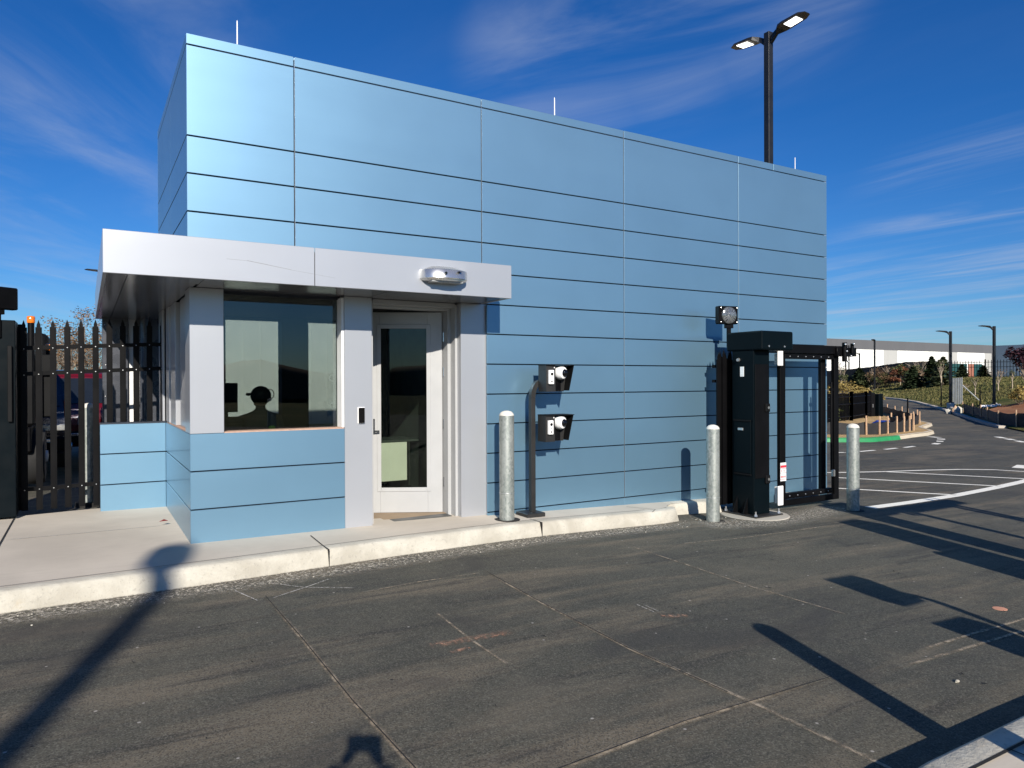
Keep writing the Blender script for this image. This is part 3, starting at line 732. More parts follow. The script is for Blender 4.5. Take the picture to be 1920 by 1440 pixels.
# door
fr = MB()
fr.box(3.560, 3.600, 7.44, 7.62, 0.06, 2.47, 0.002).box(3.601, 3.6305, 7.33, 7.62, 0.06, 2.47, 0.002)
fr.box(2.5904, 2.632, 7.33, 7.62, 0.07, 2.47, 0.002).box(2.634, 3.559, 7.44, 7.62, 2.415, 2.47, 0.002).box(2.634, 3.6, 7.33, 7.439, 2.44, 2.486)
frame = fr.build('door_frame', M_DOORP, bld)
HX, HY = 3.548, 7.565; A_ = Matrix.Rotation(R(-28), 3, 'Z')          # opens inwards
piv = Vector((HX, HY, 0))
def dbox(m, u0, u1, v0, v1, z0, z1, bev=0.002): return m.box(HX-u1, HX-u0, HY+v0, HY+v1, z0, z1, bev, rot=A_, piv=piv)
m = MB(); W = 0.90; zb, zt = 0.098, 2.405; g0, g1, gz0, gz1 = 0.167, 0.712, 0.375, 2.23
dbox(m, 0, g0, 0, 0.044, zb, zt); dbox(m, g1, W, 0, 0.044, zb, zt); dbox(m, g0+0.0005, g1-0.0005, 0, 0.044, zb, gz0); dbox(m, g0+0.0005, g1-0.0005, 0, 0.044, gz1, zt)
door = m.build('door', M_DOORP, frame)
m = MB()
for (a, b, c, d) in ((g0-0.035, g0+0.012, gz0-0.035, gz1+0.035), (g1-0.012, g1+0.035, gz0-0.035, gz1+0.035), (g0+0.0125, g1-0.0125, gz0-0.035, gz0+0.012), (g0+0.0125, g1-0.0125, gz1-0.012, gz1+0.035)):
    dbox(m, a, b, -0.008, -0.0005, c, d, 0.003)
m.build('glazing_bead', M_DOORP, door)
m = MB(); dbox(m, g0+0.001, g1-0.001, 0.018, 0.024, gz0, gz1, 0); m.build('door_glass', M_GLASSD, door)
m = MB(); dbox(m, W-0.115, W-0.095, -0.05, -0.0005, 1.03, 1.05, 0.004); dbox(m, W-0.19, W-0.075, -0.065, -0.05, 1.03, 1.05, 0.005); dbox(m, W-0.13, W-0.08, -0.006, -0.0005, 1.0, 1.18, 0.003)
m.build('door_handle', M_CHROME, door)
for z in (0.45, 1.12, 1.72, 2.12): MB().tube((3.557, 7.545, z-0.055), (3.557, 7.545, z+0.055), 0.008, n=10).build('hinge', M_CHROME, frame, smooth=True)
MB().box(2.634, 3.558, 7.34, 7.50, 0.046, 0.094, 0.003).build('threshold', plain('dark_aluminium', (0.10, 0.10, 0.095), 0.5, 0.5), frame)
# card reader on the pier
t = thing('card_reader', 'small black card reader on a white plate beside the door', 'card reader', (2.4663, 7.24, 1.2613))
MB().box(2.4300, 2.5047, 7.2318, 7.2405, 1.1735, 1.344, 0.003).build('back_plate', M_WHITE, t)
MB().box(2.4356, 2.4991, 7.2072, 7.2313, 1.1793, 1.3382, 0.006).build('reader_body', M_LENS, t)

# interior
m = MB(); m.box(0.98, 3.80, 7.49, 10.0, 0.075, 0.095); m.build('interior_floor', plain('interior_floor_board', (0.30, 0.22, 0.14), 0.7), bld)
MB().box(2.62, 3.55, 7.505, 8.1, 0.0905, 0.0945).build('door_mat_board', M_WOOD, bld)
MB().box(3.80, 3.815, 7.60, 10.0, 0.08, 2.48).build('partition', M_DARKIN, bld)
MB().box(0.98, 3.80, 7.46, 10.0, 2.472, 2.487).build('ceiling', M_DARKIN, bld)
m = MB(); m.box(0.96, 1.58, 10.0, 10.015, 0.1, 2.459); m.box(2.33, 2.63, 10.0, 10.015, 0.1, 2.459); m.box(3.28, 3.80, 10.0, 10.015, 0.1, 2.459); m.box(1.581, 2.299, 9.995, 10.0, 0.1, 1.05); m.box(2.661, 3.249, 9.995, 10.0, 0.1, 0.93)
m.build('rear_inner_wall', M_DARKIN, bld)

dk = thing('desk', 'pale green desk panel low behind the glass of the door', 'desk', (3.3, 8.9, 0.10))
MB().box(2.95, 3.62, 8.80, 8.825, 0.32, 0.82, 0.004).build('front_panel', M_DESK, dk)
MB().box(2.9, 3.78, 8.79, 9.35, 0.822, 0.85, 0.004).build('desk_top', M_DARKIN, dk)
MB().box(3.64, 3.66, 8.80, 9.3, 0.10, 0.82).build('leg', M_KIOSK, dk)
MB().box(2.95, 2.97, 8.83, 9.3, 0.10, 0.82).build('leg', M_KIOSK, dk)
ob = thing('window_counter', 'dark counter under the booth window', 'counter', (1.6, 7.7, 0.1))
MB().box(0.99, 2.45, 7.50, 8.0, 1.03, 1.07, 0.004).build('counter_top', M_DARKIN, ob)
MB().box(1.0, 1.04, 7.52, 7.95, 0.10, 1.029).build('leg', M_DARKIN, ob); MB().box(2.38, 2.42, 7.52, 7.95, 0.10, 1.029).build('leg', M_DARKIN, ob)
t = thing('monitor', 'black monitor on the counter at the left edge of the booth window', 'monitor', (1.3, 7.8, 1.07))
MB().box(1.12, 1.35, 7.80, 7.83, 1.30, 1.60, 0.006).build('screen', M_BLACK2, t); MB().box(1.22, 1.26, 7.83, 7.86, 1.072, 1.35).build('stand', M_BLACK2, t); MB().box(1.12, 1.34, 7.76, 7.90, 1.071, 1.085).build('foot', M_BLACK2, t)
t = thing('equipment_box', 'black electronics box below the monitor in the booth window', 'equipment', (1.28, 7.6, 1.07))
MB().box(1.16, 1.36, 7.56, 7.72, 1.071, 1.26, 0.008).build('case', M_BLACK2, t)
m = MB()
for k in range(5): m.box(1.18, 1.34, 7.553, 7.5595, 1.10+k*0.03, 1.11+k*0.03)
m.build('vent', M_KIOSK, t)
for (x, c, lab, sz) in ((3.35, M_ORANGE, 'orange tool on the floor inside the doorway', (0.10, 0.03)), (3.44, M_NAVY, 'blue tool case on the floor inside the doorway', (0.06, 0.09))):
    t = thing('tool', lab, 'tool', (x, 8.3, 0.10)); MB().box(x-sz[0], x+sz[0], 8.25, 8.36, 0.38-0.28, 0.10+sz[1]+0.1, 0.015).build('body', c, t); MB().box(x-0.03, x+0.03, 8.29, 8.32, 0.20+sz[1], 0.235+sz[1], 0.005).build('handle', M_BLACK2, t)

# ------------------------------------------------------------------ person seated in the booth and the photographer
def skin_body(name, verts, edges, radii, mat, parent, sub=2):
    me = bpy.data.meshes.new(name); me.from_pydata([Vector(v) for v in verts], edges, []); me.update()
    o = bpy.data.objects.new(name, me); C.objects.link(o)
    sk = o.modifiers.new('skin', 'SKIN'); sk.use_smooth_shade = True
    for i, r in enumerate(radii):
        rr = r if isinstance(r, tuple) else (r, r); me.skin_vertices[0].data[i].radius = rr
    me.skin_vertices[0].data[0].use_root = True
    sb = o.modifiers.new('sub', 'SUBSURF'); sb.levels = sub; sb.render_levels = sub
    me.materials.append(mat); o.parent = parent
    return o
def hand(parent, wrist, fwd, side, upv, s=1.0):
    """palm with four bent fingers and a thumb"""
    wrist = Vector(wrist); f = Vector(fwd).normalized(); sd = Vector(side).normalized(); u = Vector(upv).normalized()
    V = [wrist, wrist+f*0.045*s, wrist+f*0.085*s]; E = [(0, 1), (1, 2)]; Rr = [(0.026*s, 0.018*s), (0.036*s, 0.015*s), (0.036*s, 0.014*s)]
    for k, L in enumerate((0.068, 0.078, 0.073, 0.058)):
        b = wrist+f*0.085*s+sd*(0.028-0.0185*k)*s; i = len(V)
        V += [b, b+f*L*0.45*s+u*0.006*s, b+f*L*0.72*s+u*0.030*s, b+f*L*0.78*s+u*0.052*s]
        E += [(2, i), (i, i+1), (i+1, i+2), (i+2, i+3)]; Rr += [0.010*s, 0.009*s, 0.0085*s, 0.007*s]
    i = len(V); b = wrist+f*0.03*s+sd*0.035*s
    V += [b, b+f*0.03*s+sd*0.025*s+u*0.01*s, b+f*0.058*s+sd*0.03*s+u*0.03*s]; E += [(1, i), (i, i+1), (i+1, i+2)]; Rr += [0.012*s, 0.0105*s, 0.008*s]
    return skin_body('hand', V, E, Rr, M_SKIN, parent, 1)
def head(parent, c, face, r=0.098):
    c = Vector(c); f = Vector(face).normalized(); sd = f.cross(Vector((0, 0, 1))).normalized()
    m = MB(); m.ico(c, r, 3, (0.92, 1.0, 1.18))
    m.ico(c+f*r*0.95+Vector((0, 0, -0.012)), 0.017, 2, (0.8, 0.9, 1.5)); m.ico(c+f*r*0.72+Vector((0, 0, -0.075)), 0.04, 2, (1, 0.9, 0.8))
    for s_ in (-1, 1): m.ico(c+sd*s_*r*0.93, 0.03, 2, (0.45, 0.8, 1.1))
    h = m.build('head', M_SKIN, parent, smooth=True)
    m = MB()
    for s_ in (-1, 1): MB().ico(c+f*r*0.93+sd*s_*0.033+Vector((0, 0, 0.012)), 0.012, 2).build('eye', M_DARKCLOTH, h, smooth=True)
    m.box(c.x+f.x*r*0.97-0.02, c.x+f.x*r*0.97+0.02, c.y+f.y*r*0.97-0.003, c.y+f.y*r*0.97+0.003, c.z-0.058, c.z-0.050); m.build('mouth', M_DARKCLOTH, h)
    return h
pg = thing('person', 'person in a dark cap and headset seated behind the booth window', 'person', (1.70, 8.45, 0.10))
px_, py_ = 1.70, 8.45
V = [(px_, py_, 0.66), (px_, py_, 0.85), (px_, py_-0.01, 1.03), (px_, py_-0.02, 1.17), (px_, py_-0.03, 1.285), (px_, py_-0.03, 1.40)]; E = [(0, 1), (1, 2), (2, 3), (3, 4), (4, 5)]
Rr = [(0.17, 0.13), (0.15, 0.12), (0.18, 0.13), (0.17, 0.10), (0.058, 0.058), (0.055, 0.055)]
for s_ in (-1, 1):
    i = len(V); V += [(px_+s_*0.19, py_-0.02, 1.185), (px_+s_*0.22, py_-0.06, 0.90), (px_+s_*0.17, py_-0.28, 0.92)]; E += [(3, i), (i, i+1), (i+1, i+2)]; Rr += [0.072, 0.052, 0.038]
    i = len(V); V += [(px_+s_*0.10, py_-0.05, 0.66), (px_+s_*0.12, py_-0.42, 0.62), (px_+s_*0.12, py_-0.45, 0.20), (px_+s_*0.12, py_-0.55, 0.15)]; E += [(0, i), (i, i+1), (i+1, i+2), (i+2, i+3)]; Rr += [0.09, 0.07, 0.05, 0.04]
skin_body('clothed_body', [(a-px_, b-py_, c-0.10) for a, b, c in V], E, Rr, M_DARKCLOTH, pg)
hd = head(pg, (px_, py_-0.03, 1.44), (-0.35, 1.0, 0))
m = MB(); m.ico((px_, py_-0.045, 1.455), 0.112, 3, (1, 1, 0.98)); m.box(px_-0.135, px_-0.05, py_-0.02, py_+0.10, 1.455, 1.485, 0.006); m.build('cap', M_BLACK2, hd, smooth=True)
m = MB(); pts_ = [(px_+0.10+0.045*math.sin(a), py_-0.04, 1.47+0.055*math.cos(a)) for a in [i*math.pi/6 for i in range(-1, 8)]]; m.path(pts_, 0.005, 6); m.ico((px_+0.10, py_-0.04, 1.42), 0.03, 2, (0.6, 1, 1)); m.build('headset', M_BLACK2, hd, smooth=True)
MB().box(px_+0.06, px_+0.13, py_-0.165, py_-0.15, 0.85, 1.12, 0.01).build('safety_vest', M_HIVIS, pg)
for s_ in (-1, 1): hand(pg, (s_*0.165, -0.30, 0.825), (0, -1, 0), (-s_, 0, 0), (0, 0, -1))
t = thing('stool', 'dark swivel stool under the person in the booth', 'stool', (px_, py_, 0.10))
MB().lathe([(0.19, 0.58-0.08), (0.20, 0.53), (0.19, 0.55)], (px_, py_, 0), 20).build('seat', M_BLACK2, t, smooth=True); MB().tube((px_, py_, 0.10), (px_, py_, 0.50), 0.03).build('post', M_CHROME, t, smooth=True); MB().lathe([(0.24, 0.10), (0.22, 0.125), (0.03, 0.14)], (px_, py_, 0), 20).build('base', M_BLACK2, t, smooth=True)

ph = thing('person', 'photographer standing on the lane with both arms raised to hold up a phone', 'person', (-0.22, -0.42, 0.02))
def P_(x, y, z): return (x+0.22, y+0.42, z-0.02)
fwd2 = Vector((0.51, 0.86, 0)); sd2 = Vector((0.86, -0.51, 0))
bx, by = -0.26, -0.46
V = [P_(bx, by, 0.92), P_(bx, by, 1.08), P_(bx, by, 1.26), P_(bx, by, 1.38), P_(bx, by, 1.46)]; E = [(0, 1), (1, 2), (2, 3), (3, 4)]
Rr = [(0.16, 0.12), (0.145, 0.11), (0.17, 0.12), (0.14, 0.09), (0.055, 0.055)]
for s_ in (-1, 1):
    sh = Vector((bx, by, 1.36))+sd2*0.19*s_; el = sh+fwd2*0.20+sd2*0.05*s_+Vector((0, 0, 0.05)); wr = Vector((0, 0, 1.53))-fwd2*0.08+sd2*0.085*s_
    i = len(V); V += [P_(*sh), P_(*el), P_(*wr)]; E += [(3, i), (i, i+1), (i+1, i+2)]; Rr += [0.08, 0.072, 0.048]
    hp = Vector((bx, by, 0.88))+sd2*0.10*s_; kn = Vector((bx, by, 0.48))+sd2*0.12*s_+fwd2*0.03; an = Vector((bx, by, 0.09))+sd2*0.13*s_; to = an+fwd2*0.16+Vector((0, 0, -0.03))
    i = len(V); V += [P_(*hp), P_(*kn), P_(*an), P_(*to)]; E += [(0, i), (i, i+1), (i+1, i+2), (i+2, i+3)]; Rr += [0.09, 0.062, 0.045, 0.038]
skin_body('clothed_body', V, E, Rr, M_DARKCLOTH, ph)
hd = head(ph, (bx, by, 1.58), tuple(fwd2))
m = MB(); m.ico((bx-0.01, by-0.02, 1.61), 0.108, 3, (1, 1, 1.02)); m.build('hair', M_DARKCLOTH, hd, smooth=True)
for s_ in (-1, 1):
    w0 = Vector((0, 0, 1.53))-fwd2*0.08+sd2*0.085*s_; hand(ph, P_(*w0), tuple(-sd2*s_*0.45+fwd2*0.4+Vector((0, 0, 0.6))), tuple(sd2*s_*0+fwd2*-0.4+Vector((0, 0, 0.3))), tuple(-sd2*s_))
t = thing('phone', 'black phone held up in both hands by the photographer', 'phone', (0, -0.01, 1.61))
MB().box(-0.08, 0.08, -0.004, 0.004, -0.055, 0.025, 0.003).build('body', M_BLACK2, t, local=True); t.location = tuple(Vector((0, 0, 1.61))-fwd2*0.018); t.rotation_euler = (0, 0, -YAW)
MB().box(-0.075, 0.075, -0.0052, -0.0042, -0.05, 0.02).build('screen', M_LENS, t, local=True)

# ------------------------------------------------------------------ bollards
bp = thing('bollard', 'galvanized steel bollard in front of the blue wall, beside the intercom post', 'bollard', (0, 0, 0), group='galvanized bollards')
MB().lathe([(0.083, -0.05), (0.083, 1.155)], n=36).build('pipe', M_GALV, bp, smooth=True, local=True)
MB().lathe([(0.083, 1.1555), (0.082, 1.162), (0.072, 1.182), (0.05, 1.200), (0.02, 1.2085), (0.001, 1.21)], n=36).build('cap', concrete('bollard_cap', (0.62, 0.60, 0.54)), bp, smooth=True, local=True)
MB().lathe([(0.087, 0.30), (0.0875, 0.302), (0.087, 0.304)], n=36).build('weld_ring', M_BOLT, bp, smooth=True, local=True)
MB().lathe([(0.15, -0.05), (0.145, 0.004), (0.09, 0.006)], n=28).build('footing', M_CRACK, bp, smooth=True, local=True)
bol = [(4.01, 6.88, 0.073, None, 20), (6.76, 6.47, None, 'galvanized steel bollard standing on the asphalt left of the folding gate', 80), (9.20, 6.20, None, 'galvanized steel bollard right of the folding gate, nearest the painted lines', 200),
       (0.035, 10.2, 0.15, 'weathered galvanized bollard behind the black palisade leaf', 140), (3.05, 0.72, 0.095, 'galvanized bollard on the near island behind the camera', 250), (6.75, 1.78, None, 'galvanized bollard beside the second gate on the near side of the lane', 10)]
for i, (x, y, z, lab, rz) in enumerate(bol):
    o = bp if i == 0 else copy_tree(bp)
    o.location = (x, y, gz(x) if z is None else z); o.rotation_euler = (0, 0, R(rz))
    if lab: o['label'] = lab

# ------------------------------------------------------------------ intercom post
kp = thing('intercom_post', 'charcoal bent post carrying two hooded intercom housings with white cameras', 'intercom', (0, 0, 0), group='two level intercom posts')
MB().box(-0.155, 0.085, -0.13, 0.13, 0, 0.045, 0.006).build('base_cover', M_KIOSK, kp, local=True)
m = MB(); m.box(-0.040, 0.018, -0.03, 0.03, 0.04, 1.36, 0.003)
arc = [(0.095-0.135*math.cos(a), 1.36+0.20*math.sin(a)) for a in [k*math.pi/20 for k in range(11)]]; arc2 = [(0.095-0.077*math.cos(a), 1.36+0.142*math.sin(a)) for a in [k*math.pi/20 for k in range(10, -1, -1)]]
for k in range(10): m.prism([(arc[k][0], -0.03, arc[k][1]), (arc[k+1][0], -0.03, arc[k+1][1]), (arc2[9-k][0], -0.03, arc2[9-k][1]), (arc2[10-k][0], -0.03, arc2[10-k][1])], (0, 0.06, 0))
m.build('post', M_KIOSK, kp, local=True)
def housing(z0, z1, sx_=0.0):
    m = MB(); x0, x1 = 0.0+sx_, 0.335+sx_; yf, yb2 = -0.25, -0.035; a = x0+0.125
    m.prism([(x0, yf+0.05, z0), (a, yf+0.05, z0), (a, yf+0.05, z1), (x0, yf+0.05, z1)], (0, yb2-yf-0.05, 0))
    m.prism([(a+0.0005, yf+0.13, z0), (x1-0.04, yf+0.13, z0), (x1, yf+0.13, z1-0.004), (a+0.0005, yf+0.13, z1-0.004)], (0, yb2-yf-0.13, 0))
    h = m.build('housing', M_KIOSK, kp, local=True)
    MB().prism([(x0-0.003, yf+0.03, z1), (x1+0.02, yf-0.01, z1), (x1+0.02, yb2, z1), (x0-0.003, yb2, z1)], (0, 0, 0.008)).prism([(x1-0.035, yf+0.035, z0+0.01), (x1+0.012, yf+0.005, z1-0.001), (x1+0.012, yb2, z1-0.001), (x1-0.035, yb2, z0+0.01)], (0.006, 0, 0)).build('hood', M_BLACK2, h, local=True)
    MB().box(a+0.02, a+0.125, yf+0.122, yf+0.1295, z0+0.003, z0+0.165, 0.003).build('display', M_LENS, h, local=True)
    MB().box(x0+0.020, x0+0.086, yf+0.014, yf+0.0495, z0+0.085, z0+0.245, 0.006).build('call_panel', M_WHITE, h, local=True)
    cz_ = z1-0.083; cx_ = x0+0.195; d = Vector((0.34, -0.93, -0.05)).normalized(); c0 = Vector((cx_, yf+0.11, cz_))
    m = MB(); m.lathe([(0.070, 0), (0.076, 0.02), (0.075, 0.06), (0.066, 0.088), (0.050, 0.098)], c0, 32, d)
    m.build('camera_dome', M_WHITE, h, smooth=True, local=True)
    MB().ico(c0+d*0.088, 0.046, 3).build('lens', M_LENS, h, smooth=True, local=True)
    MB().tube((x0+0.053, yf+0.016, z0+0.200), (x0+0.053, yf+0.009, z0+0.200), 0.017, n=18).build('call_button', M_LENS, h, smooth=True, local=True)
    MB().tube((x0+0.051, yf+0.016, z0+0.115), (x0+0.051, yf+0.010, z0+0.115), 0.009, n=14).build('key_slot', M_LENS, h, smooth=True, local=True)
    MB().tube((x0+0.051, yf+0.016, z0+0.155), (x0+0.051, yf+0.012, z0+0.155), 0.007, n=12).build('microphone', M_SILVER, h, local=True)
    MB().ico((x0+0.108, yf+0.046, z1-0.028), 0.008, 2).build('status_light', M_WHITE, h, local=True)
housing(1.425, 1.725, 0.055); housing(0.855, 1.155, 0.045)
kp.location = (4.43, 7.0, 0.062)
k2 = copy_tree(kp); k2.location = (4.63, 0.05, gz(5.02)+0.147); k2.rotation_euler = (0, 0, R(180)); k2['label'] = 'charcoal intercom post with two housings on the near island behind the camera'

# ------------------------------------------------------------------ folding gates
gp = thing('folding_gate', 'tall black folding gate with cabinet column beside the blue wall', 'gate', (0, 0, 0), group='black folding speed gates')
# local origin: column front left corner at ground
m = MB(); m.box(0.0, 0.30, 0.0, 0.36, 0.03, 2.169, 0.004)
col = m.build('cabinet_column', M_OPER, gp, local=True)
m = MB(); m.box(-0.015, 0.60, -0.14, 0.45, 2.17, 2.42, 0.02, seg=2); head_ = m.build('drive_head', M_OPER, gp, local=True)
m = MB()
for x in (0.12, 0.42): m.tube((x, -0.141, 2.22), (x, -0.150, 2.22), 0.012, n=8)
m.build('bolt', M_BOLT, head_, local=True)
m = MB(); m.box(0.02, 0.28, -0.010, -0.001, 0.50, 1.99, 0.003); m.build('front_cover', M_BLACK, col, local=True)
m = MB(); m.box(-0.012, -0.001, 0.04, 0.32, 0.56, 1.24, 0.004); dp = m.build('service_door', M_OPER, col, local=True)
m = MB(); m.box(-0.022, -0.012, 0.035, 0.325, 1.2405, 1.262, 0.003); m.box(-0.016, -0.001, 0.035, 0.325, 0.535, 0.555, 0.003); m.build('door_rail', M_BLACK2, col, local=True)
MB().box(-0.024, -0.012, 0.16, 0.25, 1.12, 1.155, 0.004).build('lock', M_SILVER, dp, local=True)
MB().box(-0.006, -0.001, 0.16, 0.22, 1.83, 1.96).build('rating_label', M_PLATE, col, local=True)
m = MB(); m.tube((-0.001, 0.25, 2.05), (-0.03, 0.24, 2.05), 0.028, 0.02, 14); m.build('key_switch', M_SILVER, col, smooth=True, local=True)
for z in (1.42, 0.48):
    MB().box(0.20, 0.285, -0.028, -0.0105, z-0.055, z+0.055, 0.006).build('photocell', M_BLACK2, col, local=True); MB().tube((0.25, -0.029, z), (0.25, -0.034, z), 0.018, n=12).build('sensor_lens', M_SILVER, col, local=True)
m = MB(); m.box(-0.10, 0.42, -0.12, 0.46, 0.012, 0.03, 0.003); m.build('base_plate', M_KIOSK, gp, local=True)
for (x, y) in ((-0.06, -0.08), (0.38, -0.08), (-0.06, 0.42), (0.38, 0.42)):
    MB().tube((x, y, 0.03), (x, y, 0.055), 0.022, 0.018, 6).tube((x, y, 0.055), (x, y, 0.09), 0.010, n=8).build('anchor_bolt', M_BOLT, gp, smooth=True, local=True)
m = MB(); m.prism([(-0.09, 0.10, 0.03), (-0.001, 0.10, 0.03), (-0.001, 0.10, 0.24)], (0, 0.015, 0)).prism([(-0.09, 0.27, 0.03), (-0.001, 0.27, 0.03), (-0.001, 0.27, 0.24)], (0, 0.015, 0)); m.build('gusset', M_BLACK, gp, local=True)
MB().lathe([(0.44, 0.0), (0.43, 0.010), (0.40, 0.012)], (0.15, 0.12, 0), 36).build('footing_pad', concrete('footing_concrete', (0.40, 0.37, 0.31)), gp, smooth=True, local=True)
# guide rail and swing leaf
LX, LY = 0.81, 0.30
m = MB(); m.box(0.50, LX+1.50, LY-0.06, LY+0.06, 2.16, 2.28, 0.004); rail = m.build('guide_rail', M_BLACK, gp, local=True)
m = MB(); m.box(LX+1.20, LX+1.66, LY-0.10, LY+0.04, 2.13, 2.26, 0.006); m.tube((LX+1.34, LY-0.12, 2.05), (LX+1.34, LY-0.12, 2.33), 0.035, n=12); m.tube((LX+1.52, LY-0.12, 2.18), (LX+1.52, LY-0.12, 2.32), 0.025, n=12); m.build('trolley', M_BLACK, rail, smooth=True, local=True)
for (x, z) in ((LX+1.30, 2.30), (LX+1.50, 2.31), (LX+1.33, 2.20), (LX+1.43, 2.13), (LX+1.36, 2.05)): MB().ico((x, LY-0.165, z), 0.016, 2).build('bolt', M_BOLT, rail, local=True)
m = MB()
m.box(LX+0.04, LX+0.15, LY-0.03, LY+0.03, 0.02, 2.158, 0.004); m.box(LX+1.235, LX+1.335, LY-0.03, LY+0.03, 0.02, 2.158, 0.004); m.box(LX+1.06, LX+1.16, LY+0.06, LY+0.12, 0.16, 2.12, 0.004)
m.box(LX+0.151, LX+1.234, LY-0.03, LY+0.03, 0.02, 0.10, 0.004); m.box(LX+0.151, LX+1.20, LY-0.02, LY+0.05, 0.115, 0.19, 0.004); m.box(LX+0.151, LX+1.234, LY-0.03, LY+0.03, 2.08, 2.157, 0.004)
leaf = m.build('leaf_frame', M_BLACK, gp, local=True)
for k in range(6):
    x = LX+0.24+k*0.17
    for z in (0.153, 2.115): MB().ico((x, LY-0.034 if z > 1 else LY-0.024, z), 0.010, 1).build('rivet', M_BOLT, leaf, local=True)
m = MB(); m.tube((LX+1.20, LY, 0.45), (LX+1.20, LY, 1.75), 0.016, n=10); m.box(LX+1.165, LX+1.26, LY-0.015, LY+0.015, 1.62, 1.66); m.build('rod', M_BLACK, leaf, local=True)
MB().box(LX+1.165, LX+1.225, LY-0.05, LY-0.02, 0.36, 0.46, 0.006).build('latch', M_SILVER, leaf, local=True)
for z0, z1 in ((1.98, 2.25), (0.05, 0.32)): MB().box(LX-0.07, LX+0.035, LY-0.085, LY-0.065, z0, z1, 0.006).box(LX-0.02, LX+0.01, LY-0.066, LY+0.02, z0+0.02, min(z1-0.02, 2.15)).build('white_guard', M_WHITE, leaf, local=True)
st = MB().box(LX+0.036, LX+0.154, LY-0.0345, LY-0.0305, 0.375, 0.63).build('warning_sticker', M_WHITE, leaf, local=True)
MRED = plain('sticker_red', (0.62, 0.03, 0.05), 0.5)
m = MB(); m.box(LX+0.038, LX+0.152, LY-0.0358, LY-0.0348, 0.56, 0.595)
for k in range(3): m.box(LX+0.050+k*0.034, LX+0.060+k*0.034, LY-0.0358, LY-0.0348, 0.50, 0.535)
for zz in (0.545, 0.485, 0.395): m.box(LX+0.038, LX+0.152, LY-0.0358, LY-0.0348, zz, zz+0.006)
for k in range(4): m.box(LX+0.046+k*0.026, LX+0.062+k*0.026, LY-0.0358, LY-0.0348, 0.42, 0.45)
m.build('sticker_print', MRED, st, local=True)
def glyph(mb, ch, x, z, s, y):
    G = {'H': [(0, 0, 0, 1), (1, 0, 1, 1), (0, .5, 1, .5)], 'A': [(0, 0, .5, 1), (.5, 1, 1, 0), (.2, .4, .8, .4)], 'Z': [(0, 1, 1, 1), (1, 1, 0, 0), (0, 0, 1, 0)]}
    for (a, b, c, d) in G[ch]:
        p0 = Vector((x+a*s*.7, y, z+b*s)); p1 = Vector((x+c*s*.7, y, z+d*s)); mb.tube(p0, p1, s*0.07, n=5)
# folded palisade pack behind the column
m = MB()
def pale_mesh(m, x, y, z0, z1, w=0.05, d=0.02):
    m.box(x-w/2, x+w/2, y-0.003, y+0.003, z0, z1-0.09); m.box(x-w/2-0.003, x-w/2+0.003, y-0.003, y+d, z0, z1-0.10); m.box(x+w/2-0.003, x+w/2+0.003, y-0.003, y+d, z0, z1-0.10)
    m.prism([(x-w/2, y-0.003, z1-0.09), (x+w/2, y-0.003, z1-0.09), (x+w/2, y-0.003, z1-0.07), (x, y-0.003, z1), (x-w/2, y-0.003, z1-0.07)], (0, 0.006, 0))
for k in range(7):
    x = -0.13+0.05*k
    pm = MB(); pale_mesh(pm, x, 0.48+0.02*(k % 2), 0.10, 2.16+0.02*(k % 3), 0.045); pm.build('folded_pale', M_BLACK, gp, local=True)
m = MB(); 
for z in (0.35, 1.75, 1.95): m.box(-0.16, 0.20, 0.53, 0.57, z, z+0.04)
m.build('folded_rail', M_BLACK, gp, local=True)
gp.location = (7.46, 6.43, gz(7.46))
g2 = copy_tree(gp); g2.scale = (1, -1, 1); g2.location = (7.46, 1.84, gz(7.46)); g2['label'] = 'second black folding gate on the near island behind the camera, throwing the long shadow'

# unseen box added beside the second gate to widen its shadow
t = thing('gate_cabinet', 'black box added beside the second gate to widen its shadow, behind the camera to the right', 'gate cabinet', (7.1, 1.7, gz(7.1)))
MB().box(6.86, 7.26, 1.52, 1.92, gz(7.1), gz(7.1)+1.95, 0.008).build('cabinet_body', M_OPER, t); MB().box(6.90, 7.22, 1.505, 1.519, gz(7.1)+0.3, gz(7.1)+1.85, 0.004).build('added_box_door', M_BLACK2, t); MB().box(7.16, 7.19, 1.48, 1.504, gz(7.1)+1.0, gz(7.1)+1.14, 0.004).build('handle', M_SILVER, t)
# fan shaped traffic light on its stem, next to the gate, and its twin on the left
lp = thing('traffic_light', 'small round gate signal lamp on a black stem against the blue wall', 'signal lamp', (0, 0, 0), group='round gate signal lamps')
m = MB(); m.box(-0.15, 0.15, 0.0, 0.10, -0.115, 0.125, 0.012); hb = m.build('housing', M_BLACK, lp, local=True)
m = MB(); m.lathe([(0.115, -0.003), (0.112, 0.012), (0.10, 0.02), (0.05, 0.03), (0.001, 0.034)], (0, 0, 0), 28, (0, -1, 0)); ln = m.build('lens', plain('clear_fresnel_lens', (0.16, 0.17, 0.17), 0.12, 0.6, 0.5, 30), hb, smooth=True, local=True)
m = MB()
for k in range(16):
    a = k*math.pi/8; m.tube((0.02*math.cos(a), -0.034, 0.02*math.sin(a)), (0.10*math.cos(a), -0.022, 0.10*math.sin(a)), 0.003, n=5)
m.build('lens_ribs', M_SILVER, ln, local=True)
for (x, z) in ((-0.125, 0.10), (0.125, 0.10), (-0.125, -0.09), (0.125, -0.09)): MB().ico((x, -0.004, z), 0.010, 1).build('screw', M_BOLT, hb, local=True)
m = MB(); m.box(0.01, 0.06, 0.03, 0.07, -0.42, -0.116, 0.004); m.box(-0.02, 0.09, 0.02, 0.08, -0.17, -0.116, 0.004); m.build('stem', M_BLACK, lp, local=True)
lp.location = (7.43, 6.82, 2.48); lp.rotation_euler = (0, 0, R(-12))
